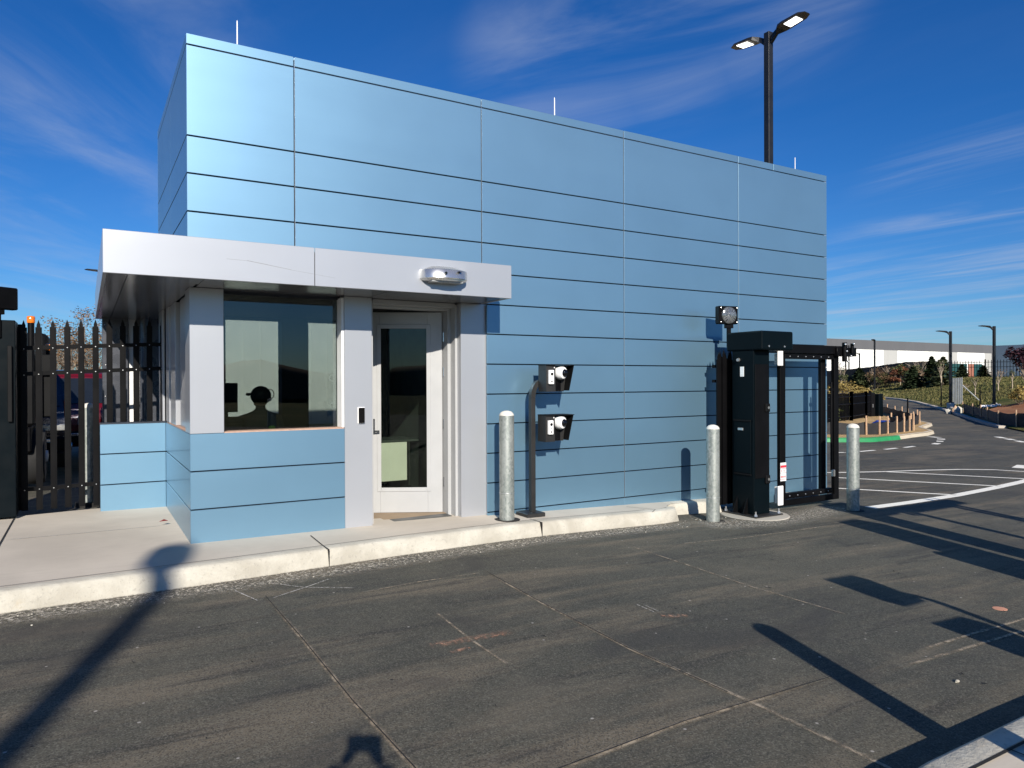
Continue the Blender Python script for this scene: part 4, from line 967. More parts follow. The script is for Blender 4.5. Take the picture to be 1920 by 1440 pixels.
l2 = copy_tree(lp); l2.location = (-0.80, 9.5, 2.515); l2.rotation_euler = (0, 0, R(215)); l2['label'] = 'gate signal lamp above the black cabinet at the left edge, seen from the side'
MB()
# ------------------------------------------------------------------ palisade leaf on the left
pf = thing('palisade_gate_leaf', 'black palisade gate leaf with pointed pales left of the booth', 'gate', (-0.8204, 9.8448, 0.164))
PX = [-0.86, -0.721, -0.597, -0.455, -0.316, -0.175, -0.037, 0.110, 0.253, 0.394, 0.536, 0.681, 0.815]
for k, x in enumerate(PX):
    m = MB(); t_ = (x+0.721)/1.53; w = 0.064 if k < 12 else 0.030
    zt = 2.317+0.077*t_; zb = 0.155
    yy = 9.86
    m.box(x-w*0.3, x+w*0.3, yy-0.008, yy-0.002, zb, zt-0.10)
    m.box(x-w*0.5, x-w*0.30, yy-0.004, yy+0.018, zb, zt-0.085); m.box(x+w*0.30, x+w*0.5, yy-0.004, yy+0.018, zb, zt-0.085)
    m.prism([(x-w*0.30, yy-0.008, zt-0.10), (x+w*0.30, yy-0.008, zt-0.10), (x+w*0.30, yy-0.007, zt-0.06), (x, yy-0.001, zt), (x-w*0.30, yy-0.007, zt-0.06)], (0, 0.005, 0))
    p = m.build('pale', M_BLACK, pf)
    mm = MB()
    for zr in (0.385+0.036*t_, 1.69+0.091*t_, 1.985+0.091*t_):
        mm.ico((x, yy-0.011, zr), 0.008, 1)
    mm.build('bolt', M_BOLT, p)
for (za, zb) in ((0.362, 0.402), (1.668, 1.759), (1.961, 2.057)):
    m = MB(); m.prism([(-0.97, 9.862, za), (0.82, 9.862, zb), (0.82, 9.862, zb+0.046), (-0.97, 9.862, za+0.046)], (0, 0.04, 0)); m.build('rail', M_BLACK, pf)
# its cabinet at the left edge
cb = thing('gate_cabinet', 'black gate drive cabinet at the left edge behind the pales', 'gate cabinet', (-1.0255, 9.5372, 0.164))
MB().box(-1.3332, -0.6481, 9.4551, 9.8243, 0.1538, 2.2868, 0.006).build('cabinet_body', M_OPER, cb)
MB().box(-1.3537, -0.6153, 9.9063, 10.0499, 0.1538, 2.2766, 0.006).build('rear_post', M_BLACK, cb)
MB().box(-0.7178, -0.6768, 9.4141, 9.45, 1.1895, 2.0099, 0.004).build('cover_strip', M_BLACK2, cb)
# grey pier with conduits behind the leaf
gpier = thing('cladding_pier', 'dark grey metal pier with one strip coloured white as sunlit, behind the palisade leaf', 'pier', (0.5128, 11.178, 0.1128))
M_SLATE = plain('slate_metal', (0.085, 0.09, 0.105), 0.28, 0.4, 0.1)
MB().box(0.2051, 0.5179, 11.3318, 11.6702, 0.1025, 2.5073, 0.004).build('left_panel', M_SLATE, gpier)
MB().box(0.6256, 0.9794, 11.3318, 11.6702, 0.1025, 2.5073, 0.004).build('right_panel', M_SLATE, gpier)
MB().box(0.523, 0.6204, 11.3831, 11.6702, 0.1025, 2.5083, 0.003).build('sunlit_strip', M_WHITE, gpier)  # sunlit band of the pier, put in as white colour
MB().tube((0.7178, 11.2497, 0.1025), (0.7178, 11.2497, 2.5022), 0.065, n=20).build('downpipe', M_SLATE, gpier, smooth=True)
for (x, z) in ((0.235, 2.40), (0.245, 1.85), (0.24, 1.42), (0.46, 1.95), (0.45, 1.46), (0.45, 1.15), (0.92, 1.92), (0.32, 1.93)): MB().ico((x, 11.3277, z), 0.009, 1).build('screw', M_BOLT, gpier)

# ------------------------------------------------------------------ vehicles behind the leaf
def wheel(parent, x, y, z, r, w, side, rim=M_SILVER):
    wh = MB().lathe([(r*0.62, -w/2), (r*0.95, -w/2), (r, -w*0.36), (r, w*0.36), (r*0.95, w/2), (r*0.62, w/2)], (x, y, z), 32, (side, 0, 0)).build('wheel', M_RUB, parent, smooth=True)
    m = MB(); m.lathe([(r*0.64, w*0.30), (r*0.62, w*0.48), (r*0.50, w*0.40), (r*0.22, w*0.42), (r*0.20, w*0.60), (r*0.02, w*0.62)], (x, y, z), 28, (side, 0, 0))
    m.build('rim', rim, wh, smooth=True)
    m = MB()
    for k in range(8):
        a = k*math.pi/4; m.ico((x+side*w*0.42, y+r*0.38*math.cos(a), z+r*0.38*math.sin(a)), r*0.06, 1)
    m.build('wheel_nut', M_BLACK2, wh)
    return wh
def suv(x, y, rz, body_m, lab, z, name='parked_car'):
    """length along local y (front +y); width along x"""
    t = thing(name, lab, 'car', (0, 0, 0))
    L, Wd, H = 4.7, 1.9, 1.75
    prof = [(-L/2, 0.45), (-L/2-0.03, 0.62), (-L/2, 0.98), (-L/2+0.06, 1.05), (-L/2+0.32, 1.62), (-L/2+0.50, 1.70), (-0.3, 1.74), (0.6, 1.68), (1.25, 1.12), (2.1, 0.98), (2.33, 0.80), (2.36, 0.45), (2.2, 0.30), (-L/2+0.15, 0.30)]
    def xf(w, z_): return w*(1-0.0*(z_ < 1.0)-0.22*max(0, (z_-1.0))/0.75)
    bm_ = MB(); A = [bm_.bm.verts.new((-xf(Wd/2, q[1]), q[0], q[1])) for q in prof]; B = [bm_.bm.verts.new((xf(Wd/2, q[1]), q[0], q[1])) for q in prof]; n = len(prof)
    bm_.bm.faces.new(A); bm_.bm.faces.new(B[::-1])
    for i in range(n): bm_.bm.faces.new((A[(i+1) % n], A[i], B[i], B[(i+1) % n]))
    bmesh.ops.bevel(bm_.bm, geom=bm_.bm.edges[:], offset=0.045, segments=3, affect='EDGES')
    b = bm_.build('body', body_m, t, smooth=True, local=True)
    yw = lambda zz: -L/2+0.06+(zz-1.05)/0.57*0.26
    m = MB(); z0_, z1_ = 1.10, 1.56
    m.prism([(-xf(Wd/2, z0_)+0.12, yw(z0_)-0.012, z0_), (xf(Wd/2, z0_)-0.12, yw(z0_)-0.012, z0_), (xf(Wd/2, z1_)-0.12, yw(z1_)-0.012, z1_), (-xf(Wd/2, z1_)+0.12, yw(z1_)-0.012, z1_)], (0, 0.01, 0)); m.build('rear_window', M_CARGL, b, local=True)
    for s_ in (-1, 1):
        m = MB()
        for (ya, yb, yc, yd) in ((-1.9, -1.0, -1.0, -1.75), (-0.92, 0.05, 0.05, -0.92), (0.13, 1.05, 0.62, 0.13)):
            m.prism([(s_*(xf(Wd/2, 1.10)+0.004), ya, 1.10), (s_*(xf(Wd/2, 1.10)+0.004), yb, 1.10), (s_*(xf(Wd/2, 1.58)+0.004), yc, 1.58), (s_*(xf(Wd/2, 1.58)+0.004), yd, 1.58)], (s_*0.006, 0, 0))
        m.build('side_window', M_CARGL, b, local=True)
        MB().box(s_*0.93-0.07, s_*0.93+0.02 if s_ > 0 else s_*0.93+0.07, -L/2-0.02, -L/2+0.12, 0.86, 1.22, 0.02).build('tail_light', M_TAILR, b, local=True)
        for yy in (-1.42, 1.42): wheel(t, s_*0.86, yy, 0.36, 0.36, 0.24, s_)
        MB().box(s_*1.0-0.07, s_*1.0+0.07, 0.75, 0.90, 1.10, 1.24, 0.03).build('mirror', body_m, b, local=True)
    MB().box(-0.92, 0.92, -L/2-0.10, -L/2+0.02, 0.38, 0.60, 0.03).build('bumper', M_BLACK2, b, local=True)
    MB().box(-0.75, 0.75, -L/2-0.115, -L/2-0.101, 0.52, 0.57, 0.01).build('bumper_trim', M_CHROME, b, local=True)
    pl = MB().box(-0.26, 0.05, -L/2-0.055, -L/2-0.035, 0.72, 0.87, 0.004).build('licence_plate', M_PLATE, b, local=True)
    t.location = (x, y, z); t.rotation_euler = (0, 0, rz); return t
suv(-0.02, 17.6, R(4), M_RED, 'dark red car seen between the pales, right of the navy one', 0.13)
suv(-1.28, 16.2, R(3), M_NAVY, 'navy blue car with a white plate, seen between the pales', 0.13)
# heavy dark work truck with beacons
tk = thing('work_truck', 'tall black work truck with orange beacons behind the palisade leaf', 'truck', (-1.6, 13.2, 0.13))
m = MB(); m.box(-2.6, -0.62, 12.3, 13.6, 1.0, 2.12, 0.03); m.box(-2.6, -0.80, 13.62, 15.0, 1.0, 2.25, 0.03); tb = m.build('box_body', M_BLACK2, tk)
MB().box(-2.5, -0.66, 12.25, 17.0, 0.62, 0.98, 0.02).build('chassis', M_BLACK, tk)
MB().box(-0.80, -0.42, 12.62, 12.9, 1.10, 1.95, 0.02).box(-0.60, -0.42, 12.5, 12.6, 1.75, 2.02, 0.01).build('side_locker', M_BLACK2, tk)
c = MB().box(-2.6, -0.55, 15.3, 17.1, 0.9, 2.5, 0.12, seg=3).build('cab', M_BLACK2, tk, smooth=True)
MB().box(-2.3, -0.85, 15.27, 15.295, 1.6, 2.3, 0.01).build('cab_rear_window', M_CARGL, c)
for (x, y, z0, z1, r) in ((-0.668, 12.5, 2.12, 2.475, 0.045), (-0.475, 13.0, 1.95, 2.10, 0.035)):
    bcn = MB().tube((x, y, z0), (x, y, z1), r*0.95, n=18).box(x-r*1.4, x+r*1.4, y-r*1.4, y+r*1.4, z0-0.01, z0+0.02).build('beacon_mast', M_BLACK, tk, smooth=True)
    MB().lathe([(r*1.1, z1), (r*1.15, z1+0.02), (r*1.15, z1+0.085), (r*1.0, z1+0.095), (r*0.5, z1+0.10)], (x, y, 0), 20).build('beacon_lens', M_ORANGE, bcn, smooth=True)
wheel(tk, -0.66, 12.75, 0.52, 0.40, 0.30, 1, M_PLATE); wheel(tk, -2.4, 12.75, 0.52, 0.40, 0.30, -1, M_PLATE); wheel(tk, -0.70, 16.3, 0.52, 0.40, 0.30, 1, M_PLATE)
MB().box(-0.66, -0.2, 12.9, 12.93, 0.88, 0.98, 0.01).build('side_step', M_SILVER, tk)

# white box trailer behind the building, seen through the booth windows
M_TRAIL = plain('trailer_white', (0.72, 0.73, 0.70), 0.6, 0, 0.03)
tr = thing('box_trailer', 'white box trailer parked behind the building, seen through the booth windows', 'trailer', (6.0, 18.5, 0.0))
tb = MB().box(2.2, 13.0, 17.8, 20.2, 0.55, 4.0, 0.02).build('box_body', M_TRAIL, tr)
m = MB()
for k in range(27): m.box(2.4+k*0.4, 2.42+k*0.4, 17.785, 17.799, 0.6, 3.95)
m.build('side_rib', M_TRAIL, tb)
MB().box(2.3, 12.9, 17.9, 18.1, 0.38, 0.549).build('under_rail', M_TRAIL, tr)
for x in (10.6, 11.9): wheel(tr, x, 17.95, 0.34, 0.45, 0.3, 1)

# ------------------------------------------------------------------ area lamps
def lamp_head(parent, ang, arm_r=0.11, lit=True, name='lamp_head', sc=1.0, z=0.0, tilt=6):
    """flat tapered luminaire pointing along ang (local degrees) from the pole top"""
    q = Matrix.Rotation(R(ang), 3, 'Z') @ Matrix.Rotation(R(-tilt), 3, 'Y')
    def T(x, y, zz): return q @ Vector((x*sc, y*sc, zz*sc))+Vector((0, 0, z))
    top = [(0.08, 0.045, 0.0), (0.24, 0.045, 0.075), (0.36, 0.17, 0.10), (0.48, 0.20, 0.10), (0.90, 0.185, 0.085), (1.04, 0.10, 0.05)]
    bot = [(0.08, 0.045, -0.16), (0.24, 0.05, -0.03), (0.36, 0.17, 0.02), (0.48, 0.20, 0.03), (0.90, 0.185, 0.03), (1.04, 0.10, 0.03)]
    m = MB(); rings = []
    for (a, b) in zip(top, bot):
        rings.append([m.bm.verts.new(T(a[0], -a[1], b[2])), m.bm.verts.new(T(a[0], a[1], b[2])), m.bm.verts.new(T(a[0], a[1]*0.8, a[2])), m.bm.verts.new(T(a[0], -a[1]*0.8, a[2]))])
    for A, B in zip(rings[:-1], rings[1:]):
        for i in range(4): m.bm.faces.new((A[i], A[(i+1) % 4], B[(i+1) % 4], B[i]))
    m.bm.faces.new(rings[0]); m.bm.faces.new(rings[-1][::-1])
    h = m.build(name, M_LAMP, parent, local=True)
    m = MB(); m.prism([T(0.52, -0.125, 0.020), T(0.84, -0.125, 0.022), T(0.84, 0.125, 0.022), T(0.52, 0.125, 0.020)], (0, 0, 0.006)); m.build('led_panel', M_LED if lit else plain('unlit_lens', (0.5, 0.5, 0.5), 0.3), h, local=True)
    return h
def area_lamp(x, y, zb, h, angs, lab, lit=False, rz=0, sq=0.075, group='dark area lamps on square poles'):
    t = thing('area_lamp', lab, 'street lamp', (0, 0, 0), group=group)
    MB().box(-sq, sq, -sq, sq, 0.0, h+0.10, 0.006).build('pole', M_LAMP, t, local=True)
    MB().lathe([(0.24, -0.5), (0.24, 0.36), (0.23, 0.38)], n=28).build('concrete_base', concrete('lamp_base', (0.5, 0.48, 0.43)), t, smooth=True, local=True)
    MB().box(-0.15, 0.15, -0.15, 0.15, 0.381, 0.44, 0.01).build('base_cover', M_LAMP, t, local=True)
    for i, a in enumerate(angs): lamp_head(t, a, lit=lit, z=h-0.02)
    t.location = (x, y, zb); t.rotation_euler = (0, 0, R(rz)); return t
area_lamp(13.87, 11.5, -0.3, 9.98, [-88, 92], 'tall black twin headed lamp with lit panels rising behind the blue building', True, rz=0)
area_lamp(53.3, 28.3, -0.45, 5.4, [150], 'dark area lamp on the grass slope, left of the two tall ones at right', group='dark area lamps on square poles')
area_lamp(52.2, 24.9, -0.45, 5.5, [150], 'dark area lamp behind the silt fence, rightmost in view')
area_lamp(79.5, 50.8, 0.05, 6.1, [200], 'slim tall dark lamp crossing the warehouse wall, left of the rust red tree')
area_lamp(99.2, 67.5, 1.3, 5.4, [150], 'slim lamp before the white warehouse wall, second from the left')
area_lamp(99.0, 67.9, 1.3, 4.9, [150], 'slim lamp before the white warehouse wall, furthest left')
area_lamp(100.0, 66.3, 1.5, 4.0, [160], 'short pale lamp before the white warehouse wall')
area_lamp(1.02, 41.0, 0.0, 7.05, [165], 'distant lamp whose head peeks out left of the canopy')
# lamp behind the camera that throws the long shadow at the left
area_lamp(-4.50, -8.25, 0.02, 7.45, [78], 'square pole lamp behind the camera, throwing the long shadow at the left', rz=0, sq=0.08)

# ------------------------------------------------------------------ near island behind the camera
ISL = [(1.2, 1.50), (2.87, 1.65), (4.15, 1.67), (6.2, 1.67), (6.4, 1.47)]
bm = bmesh.new(); xs2 = [1.2, 2.87, 4.15, 6.2]
T = [[bm.verts.new((x, (1.50 if x == 1.2 else 1.65)-0.15, gz(x)+0.147)), bm.verts.new((x, -1.2, gz(x)+0.147))] for x in xs2]
for A, B in zip(T[:-1], T[1:]): bm.faces.new((A[0], A[1], B[1], B[0]))
bmesh.ops.recalc_face_normals(bm, faces=bm.faces)
me = bpy.data.meshes.new('sidewalk'); bm.to_mesh(me); bm.free(); me.materials.append(M_CONC); o = bpy.data.objects.new('sidewalk', me); C.objects.link(o); tag(o, kind='structure')
kerb('curb', ISL, 0.15, 0.15, side=-1)
tag(ribbon('sidewalk_joint', M_CRACK, [(1.2, 1.33), (2.87, 1.49), (6.1, 1.51)], 0.015, 0.004, sw), kind='structure')
tag(ribbon('sidewalk_joint', M_CRACK, [(3.25, 1.49), (3.27, -1.2)], 0.010, 0.004, sw), kind='structure')

# a few real things lying about
t = MB().ico((4.17, 2.18, gz(4.17)+0.006), 0.013, 2, (1.2, 0.8, 0.7), 0.2).build('pebble', M_CURB); tag(t, 'small pale pebble on the asphalt at lower right', 'pebble')
lf = MB().prism([(0.655, 8.27, 0.166), (0.69, 8.25, 0.175), (0.735, 8.275, 0.168), (0.70, 8.305, 0.180)], (0, 0, 0.003)).build('fallen_leaf', plain('red_leaf', (0.22, 0.02, 0.015), 0.7)); tag(lf, 'small dark red leaf on the sidewalk by the low blue wall', 'leaf')
t = MB().lathe([(0.050, 0.003), (0.048, 0.005), (0.015, 0.006)], (5.95, 2.80, gz(5.95)), 24).build('survey_cap', plain('pink_orange_paint', (0.50, 0.24, 0.15), 0.7, 0, 0.15, 20), smooth=True); tag(t, 'flat orange pink survey disc on the asphalt at the right', 'survey marker')
m = MB(); rr = random.Random(3)
for k in range(240):
    x = rr.uniform(-1.5, 8); y = near_y(min(x, 6.4))-0.03-abs(rr.gauss(0, 0.16)); m.ico((x, y, gz(x)+0.004), rr.uniform(0.003, 0.009), 1, (1, 1, 0.6), 0.2)
tag(m.build('loose_gravel', M_CURB), 'loose pale gravel along the foot of the curb', 'gravel', kind='stuff')

m = MB(); rr = random.Random(21)
for k in range(90):
    x = rr.uniform(-1.5, 9); y = rr.uniform(1.9, 6.0); a_ = rr.uniform(0, 3.14); l = rr.uniform(0.006, 0.022); z = gz(x)+0.006
    m.poly([(x-l*math.cos(a_), y-l*math.sin(a_), z), (x+0.3*l*math.sin(a_), y-0.3*l*math.cos(a_), z+0.003), (x+l*math.cos(a_), y+l*math.sin(a_), z+0.004), (x-0.3*l*math.sin(a_), y+0.3*l*math.cos(a_), z+0.001)])
tag(m.build('dark_crumbs', M_CRACK), 'dark crumbs and leaf scraps scattered on the asphalt lane', 'debris', kind='stuff')
# ------------------------------------------------------------------ far island with silt fence
IS = [(19.5, 16.0), (21.0, 14.75), (22.3, 14.35), (24.1, 14.62), (26.1, 15.2), (27.8, 15.6), (29.3, 16.2), (30.7, 17.3), (31.8, 18.1), (33.4, 18.8), (35.3, 19.6), (38.4, 22.3), (41.2, 24.1), (45.9, 27.8), (50.8, 31.6), (60, 41), (72, 54), (60, 60), (25, 32), (18, 20)]
bm = bmesh.new()
P3 = [bm.verts.new((x, y, gz(x)+0.13)) for x, y in IS]; bm.faces.new(P3); bmesh.ops.triangulate(bm, faces=bm.faces); bmesh.ops.recalc_face_normals(bm, faces=bm.faces)
me = bpy.data.meshes.new('island_soil'); bm.to_mesh(me); bm.free(); me.materials.append(M_STRAW)
if me.polygons[0].normal.z < 0: me.flip_normals()
o = bpy.data.objects.new('island_soil', me); C.objects.link(o); tag(o, kind='structure')
kerb('curb', IS[:17], 0.16, 0.14, side=1, mat=concrete('far_curb_concrete', (0.50, 0.44, 0.34)))
# green painted length of that kerb
kerb('green_curb', [(19.6, 15.88), (21.0, 14.73), (22.3, 14.33), (24.1, 14.60), (24.5, 14.7)], 0.158, 0.143, side=1, mat=M_GREEN)
FARC = FAR[:12]
kerb('curb', FARC, 0.30, 0.12, side=-1, mat=concrete('far_curb_concrete', (0.52, 0.46, 0.38)))

def silt_fence(pts, label, h=0.46, stake_up=0.08, right=False, sm=None):
    t = thing('silt_fence', label, 'silt fence', (pts[0][0], pts[0][1], gz(pts[0][0])+0.13))
    m = MB(); zf = (lambda x, y: gz(x)+0.12) if not right else (lambda x, y: hill_z(x, y))
    fine = []
    for a, b in zip(pts[:-1], pts[1:]):
        n = 4
        for i in range(n): fine.append((a[0]+(b[0]-a[0])*i/n, a[1]+(b[1]-a[1])*i/n, i/n))
    fine.append((*pts[-1], 0))
    q = [(x, y, zf(x, y)-0.02, zf(x, y)+h-0.06*math.sin(math.pi*u)+random.uniform(-0.01, 0.01)) for x, y, u in fine]
    for a, b in zip(q[:-1], q[1:]):
        dx, dy = b[0]-a[0], b[1]-a[1]; l = math.hypot(dx, dy)
        m.prism([(a[0], a[1], a[2]), (b[0], b[1], b[2]), (b[0], b[1], b[3]), (a[0], a[1], a[3])], (-dy/l*0.02, dx/l*0.02, 0))
    m.build('fabric', plain('black_silt_fabric', (0.012, 0.012, 0.013), 0.7, 0, 0.3, 3), t)
    for i, (x, y) in enumerate(pts):
        a = pts[max(0, i-1)]; b = pts[min(len(pts)-1, i+1)]; dx, dy = b[0]-a[0], b[1]-a[1]; l = math.hypot(dx, dy)
        ox, oy = (dy/l*0.04, -dx/l*0.04); jx = random.uniform(-0.06, 0.06); z = zf(x, y)
        MB().prism([(x+ox-0.02, y+oy-0.02, z-0.1), (x+ox+0.02, y+oy-0.02, z-0.1), (x+ox+0.02, y+oy+0.02, z-0.1), (x+ox-0.02, y+oy+0.02, z-0.1)], (jx, jx*0.5, h+0.17+stake_up+random.uniform(0, 0.08))).build('stake', M_STAKE, t)
M_STAKE = plain('pale_wood_stake', (0.55, 0.36, 0.22), 0.8, 0, 0.15, 8)
silt_fence([(21.0, 16.9), (22.75, 16.0), (23.8, 15.55), (24.4, 15.45), (25.3, 15.7), (26.2, 15.9), (27.0, 16.1), (27.7, 16.3), (28.4, 16.55), (29.0, 16.9), (29.5, 17.3), (30.0, 17.9), (30.4, 18.7)], 'black silt fence with pale wooden stakes round the near tip of the island')
silt_fence([(32.6, 19.0), (33.8, 19.4), (35.0, 20.2), (36.6, 21.6), (38.4, 23.0), (40.7, 24.8), (43.5, 27.0), (47.4, 30.1), (50.3, 32.4)], 'black silt fence with pale stakes running up the road side of the island')
silt_fence([(48.4, 24.9), (46.2, 23.2), (43.7, 21.5), (41.1, 19.9), (38.0, 17.9), (36.4, 16.4), (34.7, 13.9), (33.6, 11)], 'black silt fence along the far curb below the red clay at the right', 0.62, 0.0, True)

# dark palisade fence and spare panel on that island
def picket_fence(pts, h, label, zf, step=0.18, cap=100, kindn='steel_fence', solid=False):
    t = thing(kindn, label, 'fence', (pts[0][0], pts[0][1], zf(*pts[0])))
    seg = []; tot = sum(math.hypot(b[0]-a[0], b[1]-a[1]) for a, b in zip(pts[:-1], pts[1:]))
    m = MB(); posts = []
    for a, b in zip(pts[:-1], pts[1:]):
        L = math.hypot(b[0]-a[0], b[1]-a[1]); n = max(1, int(L/step)); dx, dy = (b[0]-a[0])/L, (b[1]-a[1])/L
        for i in range(n):
            x = a[0]+dx*i*step; y = a[1]+dy*i*step; z = zf(x, y); m.box(x-0.022, x+0.022, y-0.022, y+0.022, z+0.08, z+h)
        nr = max(1, int(L/2.4)); 
        for i in range(nr+1): posts.append((a[0]+(b[0]-a[0])*i/nr, a[1]+(b[1]-a[1])*i/nr))
        for zz in (0.25, h*0.62, h*0.88):
            for i in range(nr):
                p = (a[0]+(b[0]-a[0])*i/nr, a[1]+(b[1]-a[1])*i/nr); q = (a[0]+(b[0]-a[0])*(i+1)/nr, a[1]+(b[1]-a[1])*(i+1)/nr)
                m.tube((*p, zf(*p)+zz), (*q, zf(*q)+zz), 0.03, n=6)
    m.build('pickets_and_rails', M_BLACK, t)
    for p in posts[:95]:
        z = zf(*p); MB().box(p[0]-0.06, p[0]+0.06, p[1]-0.06, p[1]+0.06, z-0.1, z+h+0.08).build('post', M_BLACK, t)
    return t
zi = lambda x, y: gz(x)+0.12
picket_fence([(29.6, 21.3), (31.2, 22.0), (33.7, 22.8), (36.9, 24.1), (39.0, 25.2)], 1.42, 'black steel picket fence on the straw covered island', zi, 0.22)
t = thing('steel_cabinet', 'dark steel gate box standing at the end of the island picket fence', 'cabinet', (38.5, 24.6, -0.6))
MB().box(39.0, 39.5, 25.2, 25.7, -0.70, 0.85, 0.02).build('cabinet_body', M_BLACK2, t); MB().box(39.55, 39.95, 25.0, 25.5, -0.70, 0.78, 0.02).build('door', M_OPER, t); MB().box(39.2, 39.26, 25.16, 25.199, 0.0, 0.2).build('handle', M_BOLT, t)
t = thing('blue_tarp', 'crumpled blue tarp lying on the straw of the island', 'tarp', (33, 20.5, -0.5))
m = MB(); g = [[m.bm.verts.new((32.4+i*0.22, 20.2+j*0.16+i*0.10, gz(32.4)+0.15+random.uniform(0, 0.10))) for j in range(5)] for i in range(10)]
for i in range(9):
    for j in range(4): m.bm.faces.new((g[i][j], g[i+1][j], g[i+1][j+1], g[i][j+1]))
m.build('sheet', plain('blue_tarp', (0.02, 0.05, 0.28), 0.5), t)
# slim posts
for (x, y, h, lab) in ((34.6, 20.4, 1.35, 'slim dark post standing at the road side of the island'), (49.0, 24.2, 1.75, 'thin black post rising in front of the silt fence at the right'), (55.6, 30.2, 1.9, 'thin black post beside the grey mesh panel')):
    t = thing('thin_post', lab, 'post', (x, y, gz(x))); MB().tube((x, y, gz(x)), (x, y, gz(x)+h), 0.045, 0.035, 8).build('shaft', M_BLACK, t); MB().lathe([(0.10, 0), (0.08, 0.05)], (x, y, gz(x)), 10).build('foot', M_BLACK, t)
# galvanised mesh panels leaning on the hill side
t = thing('mesh_panel', 'pale grey upright mesh panel with a brace on the grass slope', 'panel', (56.3, 29.6, -0.4))
M_MESHG = plain('grey_mesh', (0.30, 0.32, 0.33), 0.5, 0.3)
m = MB(); ux, uy = 0.46, -0.89; b0 = (56.3, 29.7)
for k in range(6): x = b0[0]+ux*k*0.11; y = b0[1]+uy*k*0.11; z = hill_z(x, y); m.box(x-0.045, x+0.045, y-0.03, y+0.03, z, z+2.0)
m.build('mesh', M_MESHG, t)
m = MB(); x, y = b0[0]+ux*0.6, b0[1]+uy*0.6; m.tube((x, y, hill_z(x, y)+1.4), (x+0.9, y-1.0, hill_z(x, y)), 0.04, n=6); m.build('brace', M_MESHG, t)
# rubble and red clay bank
t = thing('rubble_heap', 'pale broken concrete and bags heaped at the end of the silt fence', 'rubble', (48.5, 25.2, -0.6)); rr = random.Random(5)
for k in range(9):
    x = 48.8+rr.uniform(-0.5, 0.8); y = 25.4+rr.uniform(-0.3, 0.6); r = rr.uniform(0.10, 0.26); MB().ico((x, y, hill_z(x, y)+r*0.5), r, 1, (1.2, 1, 0.8+rr.random()), 0.2).build('chunk', M_CURB if k % 3 else M_STAKE, t)
t = thing('lamp_footing_debris', 'white washout lumps around the rightmost lamp base', 'rubble', (52.2, 24.9, -0.5))
for k in range(6):
    x = 51.8+rr.uniform(-1.0, 0.7); y = 24.6+rr.uniform(-0.5, 0.5); MB().ico((x, y, hill_z(x, y)+0.1), rr.uniform(0.12, 0.30), 2, (1.4, 1, 0.45), 0.15).build('lump', M_WHITE, t)
bm = bmesh.new(); cl = [(38.6, 18.6), (41.6, 20.6), (44.5, 22.3), (47.5, 23.4), (50.5, 23.6), (52, 22), (50, 17), (44, 11), (38, 7), (35.6, 12.6)]
cx = sum(p[0] for p in cl)/len(cl); cy = sum(p[1] for p in cl)/len(cl); cc = None; rings = []
for s_ in (1.0, 0.8, 0.6, 0.4, 0.2): rings.append([bm.verts.new((cx+(x-cx)*s_, cy+(y-cy)*s_, hill_z(cx+(x-cx)*s_, cy+(y-cy)*s_)+0.10)) for x, y in cl])
cc = bm.verts.new((cx, cy, hill_z(cx, cy)+0.10)); n = len(cl)
for A, B in zip(rings[:-1], rings[1:]):
    for i in range(n): bm.faces.new((A[i], A[(i+1) % n], B[(i+1) % n], B[i]))
for i in range(n): bm.faces.new((rings[-1][i], rings[-1][(i+1) % n], cc))
bmesh.ops.recalc_face_normals(bm, faces=bm.faces)
me = bpy.data.meshes.new('clay_bank'); bm.to_mesh(me); bm.free(); me.materials.append(M_REDDIRT)
if me.polygons[0].normal.z < 0: me.flip_normals()
o = bpy.data.objects.new('clay_bank', me); C.objects.link(o); tag(o, kind='structure')

# ------------------------------------------------------------------ warehouse
whs = thing('warehouse', 'long low white and grey warehouse with a dark top band beyond the trees', 'warehouse', (150, 100, 1.7))
def whmat(name, base):
    m = Mat(name); f = m.noise(0.15, 4, 0.6); v = m.noise(1.0, 3, 0.5, 0, m.mapping((0.5, 1, 0.03)))
    m.set(base=m.mix(m.math('MULTIPLY', m.ramp(v, 0.45, 0.6), 0.5), m.mix(m.ramp(f, 0.3, 0.7), tuple(c*0.94 for c in base), base), tuple(c*0.90 for c in base)), rough=0.8); return m.m
M_WHW = whmat('warehouse_white', (0.80, 0.80, 0.76)); M_WHG = whmat('warehouse_grey', (0.40, 0.40, 0.385)); M_WHD = whmat('warehouse_charcoal', (0.105, 0.107, 0.115)); M_WHB = whmat('warehouse_blue', (0.085, 0.13, 0.19))
MB().box(80, 210, 100.06, 170, -2, 10.3).build('core_wall', M_WHD, whs)
MB().box(80, 210.0, 100.0, 100.055, 8.5, 10.65).build('top_band', M_WHD, whs)
xw = [80, 160.0, 165.5, 187, 191.5, 204.7, 208.3]
for i, (a, b) in enumerate(zip(xw[:-1], xw[1:])): MB().box(a+0.01, b-0.01, 100.0, 100.055, 3.0, 8.49).build('wall_panel', M_WHW if i % 2 == 0 else M_WHG, whs)
MB().box(80, 210, 100.0, 100.055, -2, 2.99).build('base_band', M_WHD, whs)
m = MB(); 
for (a, b) in ((185, 196), (199.5, 203.5)): m.box(a, b, 99.93, 99.995, 1.9, 5.6)
m.build('glass_front', plain('teal_glass', (0.02, 0.07, 0.07), 0.1), whs)
MB().box(196.5, 199.3, 99.93, 99.995, 1.9, 5.6).build('copper_panel', plain('copper_panel', (0.30, 0.12, 0.08), 0.6), whs)
w2 = thing('office_block', 'slate blue office block at the right end of the warehouse', 'building', (225, 96, 1.7))
MB().box(210.05, 236, 84, 150, -2, 10.6).build('block', M_WHB, w2)
